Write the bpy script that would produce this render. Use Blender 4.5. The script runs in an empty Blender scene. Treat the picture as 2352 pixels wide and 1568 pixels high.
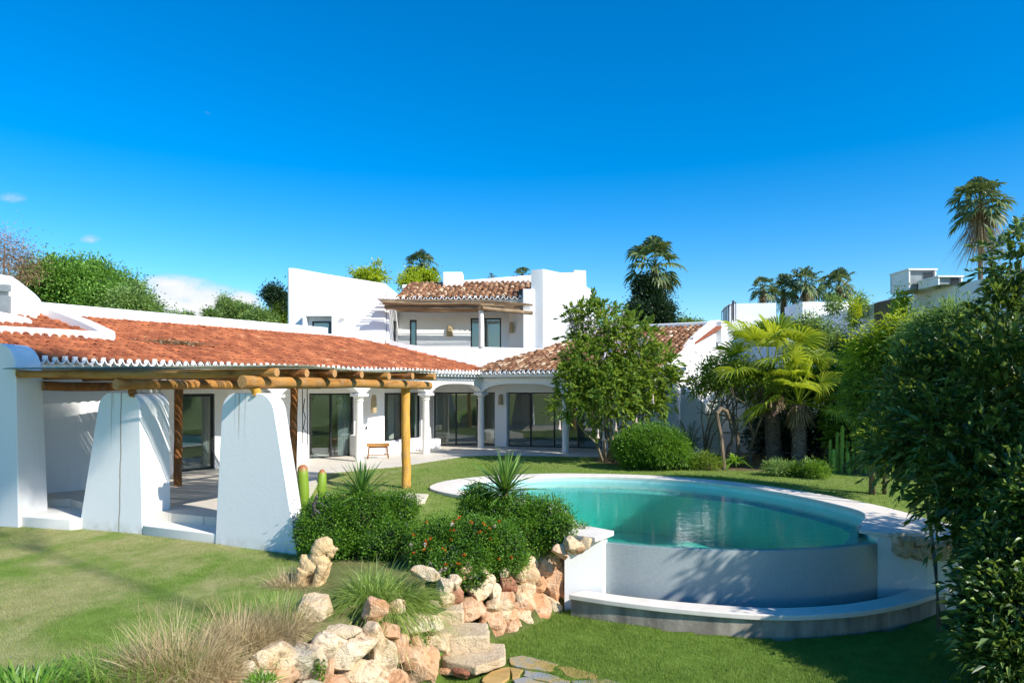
import bpy, bmesh, math, random
import numpy as np
from mathutils import Matrix, Vector
random.seed(7)
rng = np.random.default_rng(11)
R = math.radians
scene = bpy.context.scene
COL = scene.collection
# ---------------------------------------------------------------- survey helpers: a point seen at (x, y), brought to its distance
F, CX, HY, EYE = 1568.0, 1176.0, 890.0, 2.5
def at(x, y, d): return np.array([(x-CX)*d/F, d, EYE-(y-HY)*d/F])
def gr(x, y, z=0.0):
    d = F*(EYE-z)/(y-HY); return np.array([(x-CX)*d/F, d, z])
SUN = np.array([0.80*0.8, -0.60*0.8, 0.6])

# ---------------------------------------------------------------- noise
def _h(i, j, k):
    n = (i*374761393 + j*668265263 + k*1274126177) & 0xffffffff
    n = ((n ^ (n >> 13))*1274126177) & 0xffffffff
    return ((n ^ (n >> 16)) & 0xffff)/65535.0
def vnoise(P):
    P = np.asarray(P, float); I = np.floor(P).astype(np.int64); f = P-I; f = f*f*(3-2*f)
    r = 0
    for a in (0, 1):
        for b in (0, 1):
            for c in (0, 1):
                w = (f[:, 0] if a else 1-f[:, 0])*(f[:, 1] if b else 1-f[:, 1])*(f[:, 2] if c else 1-f[:, 2])
                r = r + w*_h(I[:, 0]+a, I[:, 1]+b, I[:, 2]+c)
    return r*2-1
def unit(v): return v/np.maximum(np.linalg.norm(v, axis=-1, keepdims=True), 1e-9)
def rdir(n): return unit(rng.normal(size=(n, 3)))

# ---------------------------------------------------------------- materials
def nmat(name):
    m = bpy.data.materials.new(name); m.use_nodes = True
    nt = m.node_tree; nt.nodes.clear()
    out = nt.nodes.new('ShaderNodeOutputMaterial')
    return m, nt, out
def N(nt, t, **kw):
    n = nt.nodes.new(t)
    for k, v in kw.items():
        if k.startswith('i_'):
            key = k[2:]
            key = int(key) if key.isdigit() else key.replace('_', ' ')
            n.inputs[key].default_value = v
        else: setattr(n, k, v)
    return n
def ramp(nt, fac, stops, interp='LINEAR'):
    r = nt.nodes.new('ShaderNodeValToRGB'); r.color_ramp.interpolation = interp
    e = r.color_ramp.elements
    while len(e) < len(stops): e.new(0.5)
    for q, (p, c) in zip(e, stops):
        q.position = p; q.color = (c[0], c[1], c[2], 1) if not isinstance(c, (int, float)) else (c, c, c, 1)
    nt.links.new(fac, r.inputs[0]); return r.outputs[0]
def mixc(nt, fac, a, b, mode='MIX'):
    m = nt.nodes.new('ShaderNodeMix'); m.data_type = 'RGBA'; m.blend_type = mode
    for s, v in ((m.inputs[0], fac), (m.inputs[6], a), (m.inputs[7], b)):
        if hasattr(v, 'is_output'): nt.links.new(v, s)
        elif isinstance(v, (int, float)): s.default_value = v
        else: s.default_value = (v[0], v[1], v[2], 1)
    return m.outputs[2]
def noise(nt, scale, detail=4, rough=0.6, vec=None, dist=0.0):
    n = N(nt, 'ShaderNodeTexNoise'); n.inputs['Scale'].default_value = scale
    n.inputs['Detail'].default_value = detail; n.inputs['Roughness'].default_value = rough; n.inputs['Distortion'].default_value = dist
    if vec is None: vec = pos(nt)
    nt.links.new(vec, n.inputs['Vector']); return n.outputs[0]
def pos(nt, scale=None, rot=None):
    g = N(nt, 'ShaderNodeNewGeometry'); o = g.outputs['Position']
    if scale is not None or rot is not None:
        mp = N(nt, 'ShaderNodeMapping'); nt.links.new(o, mp.inputs[0])
        if scale: mp.inputs['Scale'].default_value = scale
        if rot: mp.inputs['Rotation'].default_value = rot
        o = mp.outputs[0]
    return o
def island(nt):
    return N(nt, 'ShaderNodeNewGeometry').outputs['Random Per Island']
def finish(nt, out, color, rough=0.8, bump=None, bstr=0.3, bdist=0.02, metallic=0.0, spec=0.5, trans=None, tcol=None, coat=0):
    b = N(nt, 'ShaderNodeBsdfPrincipled')
    if hasattr(color, 'is_output'): nt.links.new(color, b.inputs['Base Color'])
    else: b.inputs['Base Color'].default_value = (*color, 1)
    if hasattr(rough, 'is_output'): nt.links.new(rough, b.inputs['Roughness'])
    else: b.inputs['Roughness'].default_value = rough
    b.inputs['Metallic'].default_value = metallic; b.inputs['Specular IOR Level'].default_value = spec
    b.inputs['Coat Weight'].default_value = coat
    if bump is not None:
        bp = N(nt, 'ShaderNodeBump'); bp.inputs['Strength'].default_value = bstr; bp.inputs['Distance'].default_value = bdist
        nt.links.new(bump, bp.inputs['Height']); nt.links.new(bp.outputs[0], b.inputs['Normal'])
    res = b.outputs[0]
    if trans:
        t = N(nt, 'ShaderNodeBsdfTranslucent')
        c = tcol if tcol is not None else color
        if hasattr(c, 'is_output'): nt.links.new(c, t.inputs[0])
        else: t.inputs[0].default_value = (*c, 1)
        mx = N(nt, 'ShaderNodeMixShader'); mx.inputs[0].default_value = trans
        nt.links.new(res, mx.inputs[1]); nt.links.new(t.outputs[0], mx.inputs[2]); res = mx.outputs[0]
    nt.links.new(res, out.inputs[0])
def plaster(name, col=(0.80, 0.80, 0.79), dirt=0.10, stain=0):
    m, nt, out = nmat(name)
    n1 = noise(nt, 0.7, 5); n2 = noise(nt, 2.0, 4, vec=pos(nt, (3, 3, 0.25)))
    c = mixc(nt, ramp(nt, n1, [(0.35, 0), (0.75, dirt*2)]), col, tuple(v*0.86 for v in col))
    c = mixc(nt, ramp(nt, n2, [(0.55, 0), (0.85, dirt*2.5)]), c, (0.62, 0.60, 0.56))
    if stain:
        n3 = noise(nt, 1.0, 2, vec=pos(nt, (9, 9, 0.18)))
        sp = N(nt, 'ShaderNodeSeparateXYZ'); nt.links.new(pos(nt), sp.inputs[0])
        g = ramp(nt, sp.outputs[2], [(0.0, 0.1), (1.0, 1)])
        mr = N(nt, 'ShaderNodeMapRange', i_1=0.2, i_2=2.4); nt.links.new(sp.outputs[2], mr.inputs[0])
        mm = N(nt, 'ShaderNodeMath', operation='MULTIPLY'); nt.links.new(ramp(nt, n3, [(0.66, 0), (0.72, 1)]), mm.inputs[0]); nt.links.new(mr.outputs[0], mm.inputs[1])
        m2 = N(nt, 'ShaderNodeMath', operation='MULTIPLY', i_1=stain); nt.links.new(mm.outputs[0], m2.inputs[0])
        c = mixc(nt, m2.outputs[0], c, (0.40, 0.30, 0.17))
        sx = N(nt, 'ShaderNodeMath', operation='MULTIPLY_ADD', i_1=0.10, i_2=0.0); nt.links.new(noise(nt, 1.2, 3, vec=pos(nt, (0, 0, 1))), sx.inputs[0])
        def line(x0, w_, z0, amt, c):
            a_ = N(nt, 'ShaderNodeMath', operation='ADD', i_1=-x0-0.05); nt.links.new(sp.outputs[0], a_.inputs[0]); b_ = N(nt, 'ShaderNodeMath', operation='ADD'); nt.links.new(a_.outputs[0], b_.inputs[0]); nt.links.new(sx.outputs[0], b_.inputs[1])
            d_ = N(nt, 'ShaderNodeMath', operation='ABSOLUTE'); nt.links.new(b_.outputs[0], d_.inputs[0]); q = N(nt, 'ShaderNodeMapRange', i_1=w_, i_2=w_*0.3, i_3=0, i_4=amt); nt.links.new(d_.outputs[0], q.inputs[0])
            zz = N(nt, 'ShaderNodeMapRange', i_1=z0, i_2=z0+0.7, i_3=0.0, i_4=1.0); nt.links.new(sp.outputs[2], zz.inputs[0]); m_ = N(nt, 'ShaderNodeMath', operation='MULTIPLY'); nt.links.new(q.outputs[0], m_.inputs[0]); nt.links.new(zz.outputs[0], m_.inputs[1])
            return mixc(nt, m_.outputs[0], c, (0.22, 0.14, 0.07))
        c = line(-7.78, 0.022, -0.9, 0.8, c); c = line(-8.02, 0.02, 1.2, 0.5, c)
        for x0 in (-5.02, -4.93, -4.80): c = line(x0, 0.02, 1.6, 0.35, c)
        gb = N(nt, 'ShaderNodeMapRange', i_1=-0.12, i_2=-0.42, i_3=0, i_4=0.7); nt.links.new(sp.outputs[2], gb.inputs[0]); mb = N(nt, 'ShaderNodeMath', operation='MULTIPLY'); nt.links.new(gb.outputs[0], mb.inputs[0]); nt.links.new(ramp(nt, noise(nt, 6, 4), [(0.35, 0), (0.65, 1)]), mb.inputs[1]); c = mixc(nt, mb.outputs[0], c, (0.42, 0.38, 0.27))
    bm_ = noise(nt, 14, 5); bl_ = noise(nt, 2.2, 3); am = N(nt, 'ShaderNodeMath', operation='MULTIPLY_ADD', i_1=0.9); nt.links.new(bl_, am.inputs[0]); nt.links.new(bm_, am.inputs[2])
    finish(nt, out, c, 0.9, bump=am.outputs[0], bstr=0.2, bdist=0.012, spec=0.2)
    return m
def leafmat(name, c0, c1, c2, trans=0.3, rough=0.45, clump=1.2, spec=0.5, gain=1.5):
    m, nt, out = nmat(name)
    k_ = gain; c0, c1, c2 = [tuple(min(.9, v*k_) for v in q) for q in (c0, c1, c2)]
    c = ramp(nt, island(nt), [(0.0, c0), (0.55, c1), (1.0, c2)])
    nz = noise(nt, clump, 3)
    c = mixc(nt, ramp(nt, nz, [(0.35, 0.55), (0.65, 0.0)]), c, c0)
    tc = mixc(nt, 0.5, c, (c2[0]*1.5, c2[1]*1.5, c2[2]*0.6))
    finish(nt, out, c, rough, spec=spec, trans=trans, tcol=tc)
    return m
def simple(name, col, rough=0.7, var=0.25, scale=4.0, bstr=0.3, metallic=0.0, spec=0.4, vscale=None, trans=None, coat=0, bdist=0.01):
    m, nt, out = nmat(name)
    nz = noise(nt, scale, 5, vec=pos(nt, vscale))
    c = mixc(nt, ramp(nt, nz, [(0.3, 0), (0.75, 1)]), tuple(v*(1-var) for v in col), tuple(min(1, v*(1+var*0.6)) for v in col))
    finish(nt, out, c, rough, bump=nz, bstr=bstr, bdist=bdist, metallic=metallic, spec=spec, trans=trans, coat=coat)
    return m
M = {}
M['plaster'] = plaster('white_plaster')
M['plaster_b'] = plaster('white_plaster_stained', (0.80, 0.80, 0.79), 0.08, 0.5)
M['plaster_in'] = plaster('interior_plaster', (0.80, 0.78, 0.73), 0.05)
M['plaster_warm'] = plaster('cream_plaster', (0.76, 0.73, 0.66), 0.12)
def tile_mat(name, stops, streak=(0.62, 0.36, 0.2), samt=0.5):
    m, nt, out = nmat(name)
    c = ramp(nt, island(nt), stops)
    nz = noise(nt, 1.3, 5); n2 = noise(nt, 9, 4)
    c = mixc(nt, ramp(nt, nz, [(0.4, 0), (0.75, samt)]), c, tuple(v*0.6 for v in stops[0][1]))
    c = mixc(nt, ramp(nt, n2, [(0.6, 0), (0.8, 0.35)]), c, streak)
    finish(nt, out, c, 0.85, bump=n2, bstr=0.4, bdist=0.01, spec=0.25)
    return m
M['tile_red'] = tile_mat('painted_red_tiles', [(0.0, (0.22, 0.065, 0.030)), (0.5, (0.34, 0.105, 0.045)), (0.90, (0.42, 0.145, 0.062)), (0.985, (0.48, 0.15, 0.06)), (1, (0.56, 0.26, 0.13))], (0.55, 0.17, 0.07), 0.45)
M['tile_old'] = tile_mat('weathered_clay_tiles', [(0.0, (0.13, 0.06, 0.032)), (0.35, (0.25, 0.115, 0.058)), (0.7, (0.34, 0.18, 0.095)), (0.9, (0.50, 0.31, 0.18)), (1, (0.66, 0.50, 0.34))], (0.16, 0.09, 0.05))
M['tile_under'] = simple('tile_bed', (0.30, 0.09, 0.04), 0.9, 0.4, 6)
M['log'] = None
def wood(name, a, b, c_, rot=0, sc=(1.2, 1.2, 1.2)):
    m, nt, out = nmat(name)
    n1 = noise(nt, 3.0, 5, vec=pos(nt, sc), dist=0.5); n2 = noise(nt, 24, 4, vec=pos(nt, sc))
    c = ramp(nt, n1, [(0.25, a), (0.5, b), (0.8, c_)])
    c = mixc(nt, ramp(nt, n2, [(0.55, 0), (0.75, 0.6)]), c, a)
    n3 = noise(nt, 5.0, 4); c = mixc(nt, ramp(nt, n3, [(0.5, 0), (0.72, 0.4)]), c, (0.32, 0.25, 0.17))
    finish(nt, out, c, 0.7, bump=n2, bstr=0.8, bdist=0.015, spec=0.3)
    return m
M['log'] = wood('varnished_log', (0.17, 0.068, 0.016), (0.40, 0.19, 0.045), (0.56, 0.30, 0.085), sc=(0.5, 0.5, 2.2))
M['log_red'] = wood('dark_varnished_log', (0.12, 0.04, 0.012), (0.26, 0.10, 0.025), (0.40, 0.17, 0.045), sc=(2, 2, 0.5))
M['log_post'] = wood('honey_post', (0.36, 0.15, 0.025), (0.60, 0.31, 0.05), (0.72, 0.42, 0.09), sc=(2, 2, 0.5))
M['log_old'] = wood('weathered_log', (0.11, 0.07, 0.04), (0.26, 0.175, 0.10), (0.40, 0.29, 0.17), sc=(0.5, 0.5, 2.2))
M['endgrain'] = simple('log_end_grain', (0.52, 0.27, 0.10), 0.8, 0.45, 30)
M['cane'] = simple('cane_mat', (0.27, 0.27, 0.17), 0.8, 0.45, 8)
M['bark'] = simple('bark', (0.20, 0.15, 0.10), 0.9, 0.45, 14, 0.8, vscale=(1, 1, 0.4), bdist=0.03)
M['bark_pale'] = simple('pale_bark', (0.30, 0.25, 0.17), 0.9, 0.4, 12, 0.6, vscale=(1, 1, 0.4), bdist=0.02)
M['palm_bark'] = simple('palm_bark', (0.24, 0.18, 0.145), 0.95, 0.6, 9, 1.0, vscale=(1, 1, 2.4), bdist=0.05)
M['frame'] = simple('black_aluminium', (0.012, 0.013, 0.015), 0.4, 0.1, 3, 0.0)
M['iron'] = simple('black_iron', (0.02, 0.02, 0.024), 0.5, 0.2, 6)
M['reed'] = simple('sandstone_lamp', (0.44, 0.34, 0.19), 0.85, 0.35, 24, 0.6)
M['white_metal'] = simple('white_enamel', (0.74, 0.74, 0.72), 0.45, 0.08, 4, 0.0)
M['grey_panel'] = simple('grey_panel', (0.22, 0.25, 0.26), 0.5, 0.2, 4)
M['dark'] = simple('dark_furniture', (0.03, 0.03, 0.035), 0.5, 0.3, 4)
M['brown_panel'] = simple('brown_panel', (0.19, 0.13, 0.085), 0.7, 0.35, 6, vscale=(1, 4, 4))
M['cactus_paint'] = None
def cactus_m():
    m, nt, out = nmat('green_cactus_skin')
    sp = N(nt, 'ShaderNodeSeparateXYZ'); tc = N(nt, 'ShaderNodeTexCoord'); nt.links.new(tc.outputs['Generated'], sp.inputs[0])
    c = ramp(nt, sp.outputs[2], [(0, (0.16, 0.26, 0.02)), (0.86, (0.20, 0.31, 0.02)), (0.97, (0.36, 0.12, 0.05))])
    finish(nt, out, c, 0.5, bump=noise(nt, 20, 3), bstr=0.3); return m
M['cactus_paint'] = cactus_m()
M['cactus'] = simple('column_cactus', (0.22, 0.38, 0.05), 0.55, 0.35, 12)
M['soil'] = simple('soil', (0.17, 0.13, 0.085), 0.95, 0.45, 8, 0.8)
M['paver'] = simple('pale_paver', (0.66, 0.58, 0.44), 0.9, 0.15, 5)
M['curtain'] = simple('sheer_curtain', (0.50, 0.58, 0.60), 0.9, 0.1, 3, 0.0, trans=0.4)
M['figure'] = simple('dark_bronze', (0.06, 0.05, 0.05), 0.5, 0.3, 10)
def schlick(nt, f0, normal=None):
    lw = N(nt, 'ShaderNodeLayerWeight', i_Blend=0.5)
    if normal is not None: nt.links.new(normal, lw.inputs['Normal'])
    p = N(nt, 'ShaderNodeMath', operation='POWER', i_1=5.0); nt.links.new(lw.outputs['Facing'], p.inputs[0])
    m = N(nt, 'ShaderNodeMath', operation='MULTIPLY_ADD', i_1=1-f0, i_2=f0); nt.links.new(p.outputs[0], m.inputs[0]); return m.outputs[0]
def glass_m():
    m, nt, out = nmat('window_glass')
    t = N(nt, 'ShaderNodeBsdfTransparent'); t.inputs[0].default_value = (0.84, 0.88, 0.86, 1)
    g = N(nt, 'ShaderNodeBsdfGlossy'); g.inputs['Roughness'].default_value = 0.01; g.inputs[0].default_value = (0.9, 0.95, 0.95, 1)
    mx = N(nt, 'ShaderNodeMixShader'); nt.links.new(schlick(nt, 0.09), mx.inputs[0]); nt.links.new(t.outputs[0], mx.inputs[1]); nt.links.new(g.outputs[0], mx.inputs[2])
    nt.links.new(mx.outputs[0], out.inputs[0]); return m
M['glass'] = glass_m()
def water_m():
    m, nt, out = nmat('pool_water')
    t = N(nt, 'ShaderNodeBsdfTransparent'); t.inputs[0].default_value = (0.72, 0.97, 0.95, 1)
    g = N(nt, 'ShaderNodeBsdfGlossy'); g.inputs['Roughness'].default_value = 0.0
    nz = noise(nt, 1.0, 3, 0.55, vec=pos(nt, (2.2, 5.5, 1)), dist=0.6)
    n2 = noise(nt, 1.0, 2, 0.5, vec=pos(nt, (9, 20, 1)))
    ad = N(nt, 'ShaderNodeMath', operation='MULTIPLY_ADD', i_1=0.25); nt.links.new(n2, ad.inputs[0]); nt.links.new(nz, ad.inputs[2])
    bp = N(nt, 'ShaderNodeBump', i_Strength=0.16, i_Distance=0.03); nt.links.new(ad.outputs[0], bp.inputs['Height'])
    nt.links.new(bp.outputs[0], g.inputs['Normal'])
    mx = N(nt, 'ShaderNodeMixShader'); nt.links.new(schlick(nt, 0.09, bp.outputs[0]), mx.inputs[0]); nt.links.new(t.outputs[0], mx.inputs[1]); nt.links.new(g.outputs[0], mx.inputs[2])
    nt.links.new(mx.outputs[0], out.inputs[0])
    va = N(nt, 'ShaderNodeVolumeAbsorption', i_Density=0.27); va.inputs[0].default_value = (0.0, 0.86, 0.76, 1)
    nt.links.new(va.outputs[0], out.inputs['Volume'])
    return m
M['water'] = water_m()
def mosaic_m(name, a, b, scale, grout, bumpy=0.3):
    m, nt, out = nmat(name)
    br = N(nt, 'ShaderNodeTexBrick', offset=0.0); br.inputs['Scale'].default_value = scale
    br.inputs['Brick Width'].default_value = 0.5; br.inputs['Row Height'].default_value = 0.5; br.inputs['Mortar Size'].default_value = 0.02
    br.inputs['Color1'].default_value = (*a, 1); br.inputs['Color2'].default_value = (*b, 1); br.inputs['Mortar'].default_value = (*grout, 1)
    mp = N(nt, 'ShaderNodeMapping'); mp.inputs['Rotation'].default_value = (R(90), 0, 0); nt.links.new(pos(nt), mp.inputs[0]); nt.links.new(mp.outputs[0], br.inputs[0])
    nz = noise(nt, 2, 4)
    c = mixc(nt, ramp(nt, nz, [(0.4, 0), (0.8, 0.25)]), br.outputs[0], grout)
    finish(nt, out, c, 0.35, bump=br.outputs[1], bstr=-bumpy, bdist=0.004); return m
M['mosaic'] = mosaic_m('pale_pool_mosaic', (0.42, 0.45, 0.45), (0.36, 0.40, 0.41), 18, (0.30, 0.33, 0.33))
M['pool_floor'] = simple('pool_floor', (0.52, 0.76, 0.72), 0.6, 0.10, 2)
M['coping'] = simple('coping_stone', (0.72, 0.655, 0.57), 0.85, 0.12, 3, 0.3)
def concrete_m():
    m, nt, out = nmat('stained_concrete')
    n1 = noise(nt, 1.5, 5, vec=pos(nt, (2.5, 2.5, 0.7))); n2 = noise(nt, 8, 5)
    c = ramp(nt, n1, [(0.3, (0.16, 0.135, 0.11)), (0.55, (0.33, 0.28, 0.22)), (0.8, (0.48, 0.42, 0.34))])
    c = mixc(nt, ramp(nt, n2, [(0.5, 0), (0.8, 0.5)]), c, (0.2, 0.18, 0.15))
    finish(nt, out, c, 0.9, bump=n2, bstr=0.5); return m
M['concrete'] = concrete_m()
def rock_m(name, pal, cav=0.8):
    m, nt, out = nmat(name)
    n1 = noise(nt, 2.6, 6, 0.65, dist=0.8); n2 = noise(nt, 13, 6, 0.7); n3 = noise(nt, 45, 4, 0.7)
    c = ramp(nt, n1, [(0.25, pal[0]), (0.42, pal[1]), (0.58, pal[2]), (0.75, pal[3])])
    oi = N(nt, 'ShaderNodeObjectInfo'); 
    c = mixc(nt, ramp(nt, oi.outputs['Random'], [(0.0, 0.0), (0.6, 0.2), (1, 0.6)]), c, pal[1])
    c = mixc(nt, ramp(nt, n2, [(0.30, cav), (0.46, 0.0)]), c, (0.17, 0.085, 0.045))
    vo = N(nt, 'ShaderNodeTexVoronoi', feature='DISTANCE_TO_EDGE', i_Scale=3.2); 
    mp = N(nt, 'ShaderNodeVectorMath', operation='MULTIPLY_ADD'); 
    nc = N(nt, 'ShaderNodeTexNoise', i_Scale=5.0); nt.links.new(pos(nt), nc.inputs[0])
    nt.links.new(nc.outputs['Color'], mp.inputs[0]); mp.inputs[1].default_value = (0.35, 0.35, 0.35); nt.links.new(pos(nt), mp.inputs[2]); nt.links.new(mp.outputs[0], vo.inputs[0])
    crack = ramp(nt, vo.outputs[0], [(0.0, 0.4), (0.05, 1.0)])
    a = N(nt, 'ShaderNodeMath', operation='MULTIPLY_ADD', i_1=0.35); nt.links.new(n3, a.inputs[0]); nt.links.new(n2, a.inputs[2])
    a2 = N(nt, 'ShaderNodeMath', operation='MULTIPLY_ADD', i_1=0.25); nt.links.new(crack, a2.inputs[0]); nt.links.new(a.outputs[0], a2.inputs[2])
    finish(nt, out, c, 0.92, bump=a2.outputs[0], bstr=0.9, bdist=0.05, spec=0.2); return m
M['rock'] = rock_m('pink_limestone', [(0.48, 0.23, 0.09), (0.66, 0.48, 0.29), (0.76, 0.62, 0.44), (0.80, 0.70, 0.54)])
M['rock_o'] = rock_m('orange_limestone', [(0.46, 0.19, 0.08), (0.62, 0.34, 0.18), (0.74, 0.50, 0.33), (0.80, 0.62, 0.45)])
M['rock_r'] = rock_m('red_rock', [(0.20, 0.07, 0.04), (0.33, 0.13, 0.075), (0.42, 0.20, 0.12), (0.5, 0.3, 0.2)])
M['slab'] = rock_m('pale_step_slab', [(0.42, 0.28, 0.15), (0.58, 0.44, 0.28), (0.64, 0.50, 0.33), (0.68, 0.56, 0.40)], 0.3)
M['flag_y'] = simple('ochre_flagstone', (0.47, 0.30, 0.10), 0.85, 0.35, 5, 0.5)
def flag_m():
    m, nt, out = nmat('grey_flagstone'); n1 = noise(nt, 2.6, 3); n2 = noise(nt, 20, 4)
    c = ramp(nt, n1, [(0.40, (0.44, 0.28, 0.09)), (0.5, (0.36, 0.29, 0.18)), (0.58, (0.27, 0.28, 0.29))]); finish(nt, out, c, 0.85, bump=n2, bstr=0.4); return m
M['flag_g'] = flag_m()
M['statue'] = rock_m('carved_sandstone', [(0.52, 0.34, 0.16), (0.66, 0.46, 0.24), (0.70, 0.50, 0.27), (0.72, 0.53, 0.30)], 0.35)
def patio_m():
    m, nt, out = nmat('patio_stone')
    br = N(nt, 'ShaderNodeTexBrick', i_Scale=1.0); br.inputs['Brick Width'].default_value = 0.9; br.inputs['Row Height'].default_value = 0.6
    br.inputs['Mortar Size'].default_value = 0.006
    br.inputs['Color1'].default_value = (0.66, 0.60, 0.51, 1); br.inputs['Color2'].default_value = (0.61, 0.555, 0.47, 1); br.inputs['Mortar'].default_value = (0.42, 0.38, 0.32, 1)
    mp = N(nt, 'ShaderNodeMapping'); mp.inputs['Rotation'].default_value = (0, 0, R(36)); nt.links.new(pos(nt), mp.inputs[0]); nt.links.new(mp.outputs[0], br.inputs[0])
    nz = noise(nt, 3, 5)
    c = mixc(nt, ramp(nt, nz, [(0.4, 0), (0.8, 0.4)]), br.outputs[0], (0.5, 0.44, 0.36))
    finish(nt, out, c, 0.55, bump=nz, bstr=0.1); return m
M['patio'] = patio_m()
def lawn_m(name='lawn', blades=False):
    m, nt, out = nmat(name)
    sp = N(nt, 'ShaderNodeSeparateXYZ'); nt.links.new(pos(nt), sp.inputs[0])
    n1 = noise(nt, 0.75, 5, 0.6, vec=pos(nt, (1, 0.7, 1)), dist=0.4); n2 = noise(nt, 4, 5, 0.7); n3 = noise(nt, 60, 3, 0.7)
    g = ramp(nt, n2, [(0.25, (0.115, 0.20, 0.024)), (0.5, (0.165, 0.27, 0.034)), (0.75, (0.23, 0.34, 0.06))])
    dry = ramp(nt, n2, [(0.3, (0.31, 0.31, 0.11)), (0.75, (0.48, 0.43, 0.21))])
    # dry wear on the left lawn only, lush by the pool and on the lower lawn
    mr = N(nt, 'ShaderNodeMapRange', i_1=-1.5, i_2=-4.5, i_3=0.25, i_4=1.0); nt.links.new(sp.outputs[0], mr.inputs[0])
    ml = N(nt, 'ShaderNodeMapRange', i_1=-0.9, i_2=-0.5, i_3=0.0, i_4=1.0); nt.links.new(sp.outputs[2], ml.inputs[0])
    mm = N(nt, 'ShaderNodeMath', operation='MULTIPLY'); nt.links.new(mr.outputs[0], mm.inputs[0]); nt.links.new(ml.outputs[0], mm.inputs[1])
    m2 = N(nt, 'ShaderNodeMath', operation='MULTIPLY'); nt.links.new(mm.outputs[0], m2.inputs[0]); nt.links.new(ramp(nt, n1, [(0.38, 0.05), (0.58, 0.95)]), m2.inputs[1])
    c = mixc(nt, m2.outputs[0], g, dry)
    if blades:
        c = mixc(nt, ramp(nt, island(nt), [(0, 0.0), (1, 0.35)]), c, (0.34, 0.38, 0.12))
        finish(nt, out, c, 0.6, spec=0.25, trans=0.3)
        return m
    at_ = N(nt, 'ShaderNodeAttribute', attribute_name='bed')
    soil = ramp(nt, n2, [(0.3, (0.10, 0.065, 0.04)), (0.7, (0.22, 0.16, 0.10))])
    c = mixc(nt, ramp(nt, n3, [(0.3, 0.5), (0.6, 0.0)]), c, tuple((0.045, 0.085, 0.014)))
    c = mixc(nt, at_.outputs['Fac'], c, soil)
    finish(nt, out, c, 0.9, bump=n3, bstr=0.8, bdist=0.03, spec=0.15)
    return m
M['lawn'] = lawn_m(); M['blades'] = lawn_m('grass_blades', True)
LEAF = dict(
    oleander=leafmat('oleander_leaf', (0.014, 0.036, 0.007), (0.042, 0.088, 0.016), (0.20, 0.27, 0.07), 0.28, 0.38, spec=0.45),
    box=leafmat('box_leaf', (0.03, 0.095, 0.010), (0.085, 0.185, 0.016), (0.16, 0.27, 0.03), 0.35, 0.45, 3, spec=0.35),
    bright=leafmat('bright_leaf', (0.045, 0.115, 0.012), (0.10, 0.20, 0.02), (0.20, 0.30, 0.04), 0.35, 0.45, 2),
    trumpet=leafmat('trumpet_leaf', (0.05, 0.105, 0.016), (0.115, 0.18, 0.022), (0.24, 0.30, 0.05), 0.4, 0.5, 1.5, spec=0.3),
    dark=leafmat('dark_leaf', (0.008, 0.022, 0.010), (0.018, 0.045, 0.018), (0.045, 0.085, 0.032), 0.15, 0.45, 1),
    pine=leafmat('pine_needle', (0.045, 0.095, 0.02), (0.085, 0.17, 0.03), (0.15, 0.235, 0.055), 0.35, 0.6, 0.5, 0.2, gain=2.3),
    pinelight=leafmat('pale_tree_leaf', (0.075, 0.13, 0.035), (0.13, 0.20, 0.06), (0.22, 0.29, 0.11), 0.35, 0.6, 0.5, 0.2, gain=1.8),
    yellow=leafmat('yellow_green_leaf', (0.13, 0.19, 0.012), (0.26, 0.33, 0.015), (0.42, 0.45, 0.03), 0.4, 0.5, 1),
    bare=leafmat('bare_twig', (0.15, 0.10, 0.08), (0.24, 0.16, 0.11), (0.38, 0.22, 0.08), 0.1, 0.8, 1),
    palm=leafmat('palm_leaf', (0.10, 0.15, 0.010), (0.22, 0.29, 0.018), (0.42, 0.46, 0.05), 0.45, 0.4, 0.9, gain=1.25, spec=0.35),
    palmdark=leafmat('far_palm_leaf', (0.022, 0.045, 0.018), (0.06, 0.095, 0.03), (0.17, 0.20, 0.07), 0.2, 0.5, 0.6),
    thatch=leafmat('dead_palm_leaf', (0.10, 0.065, 0.035), (0.20, 0.14, 0.08), (0.34, 0.26, 0.15), 0.2, 0.8, 1),
    yucca=leafmat('yucca_leaf', (0.045, 0.10, 0.02), (0.085, 0.17, 0.03), (0.17, 0.27, 0.055), 0.2, 0.4, 2),
    grassy=leafmat('long_grass_leaf', (0.08, 0.13, 0.02), (0.17, 0.25, 0.045), (0.32, 0.38, 0.11), 0.3, 0.4, 3),
    straw=leafmat('dry_grass_leaf', (0.24, 0.17, 0.09), (0.42, 0.33, 0.19), (0.58, 0.48, 0.31), 0.25, 0.7, 4, 0.2, gain=1.35),
    orange=leafmat('orange_petal', (0.55, 0.07, 0.01), (0.75, 0.14, 0.012), (0.85, 0.24, 0.03), 0.3, 0.6, 4, 0.2, gain=1.0),
    pink=leafmat('pale_petal', (0.60, 0.42, 0.42), (0.75, 0.62, 0.58), (0.85, 0.78, 0.72), 0.3, 0.6, 4, 0.2, gain=1.0),
    lilac=leafmat('lilac_petal', (0.50, 0.36, 0.55), (0.66, 0.52, 0.68), (0.78, 0.66, 0.80), 0.3, 0.6, 4, 0.2, gain=1.0),
)

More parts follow.
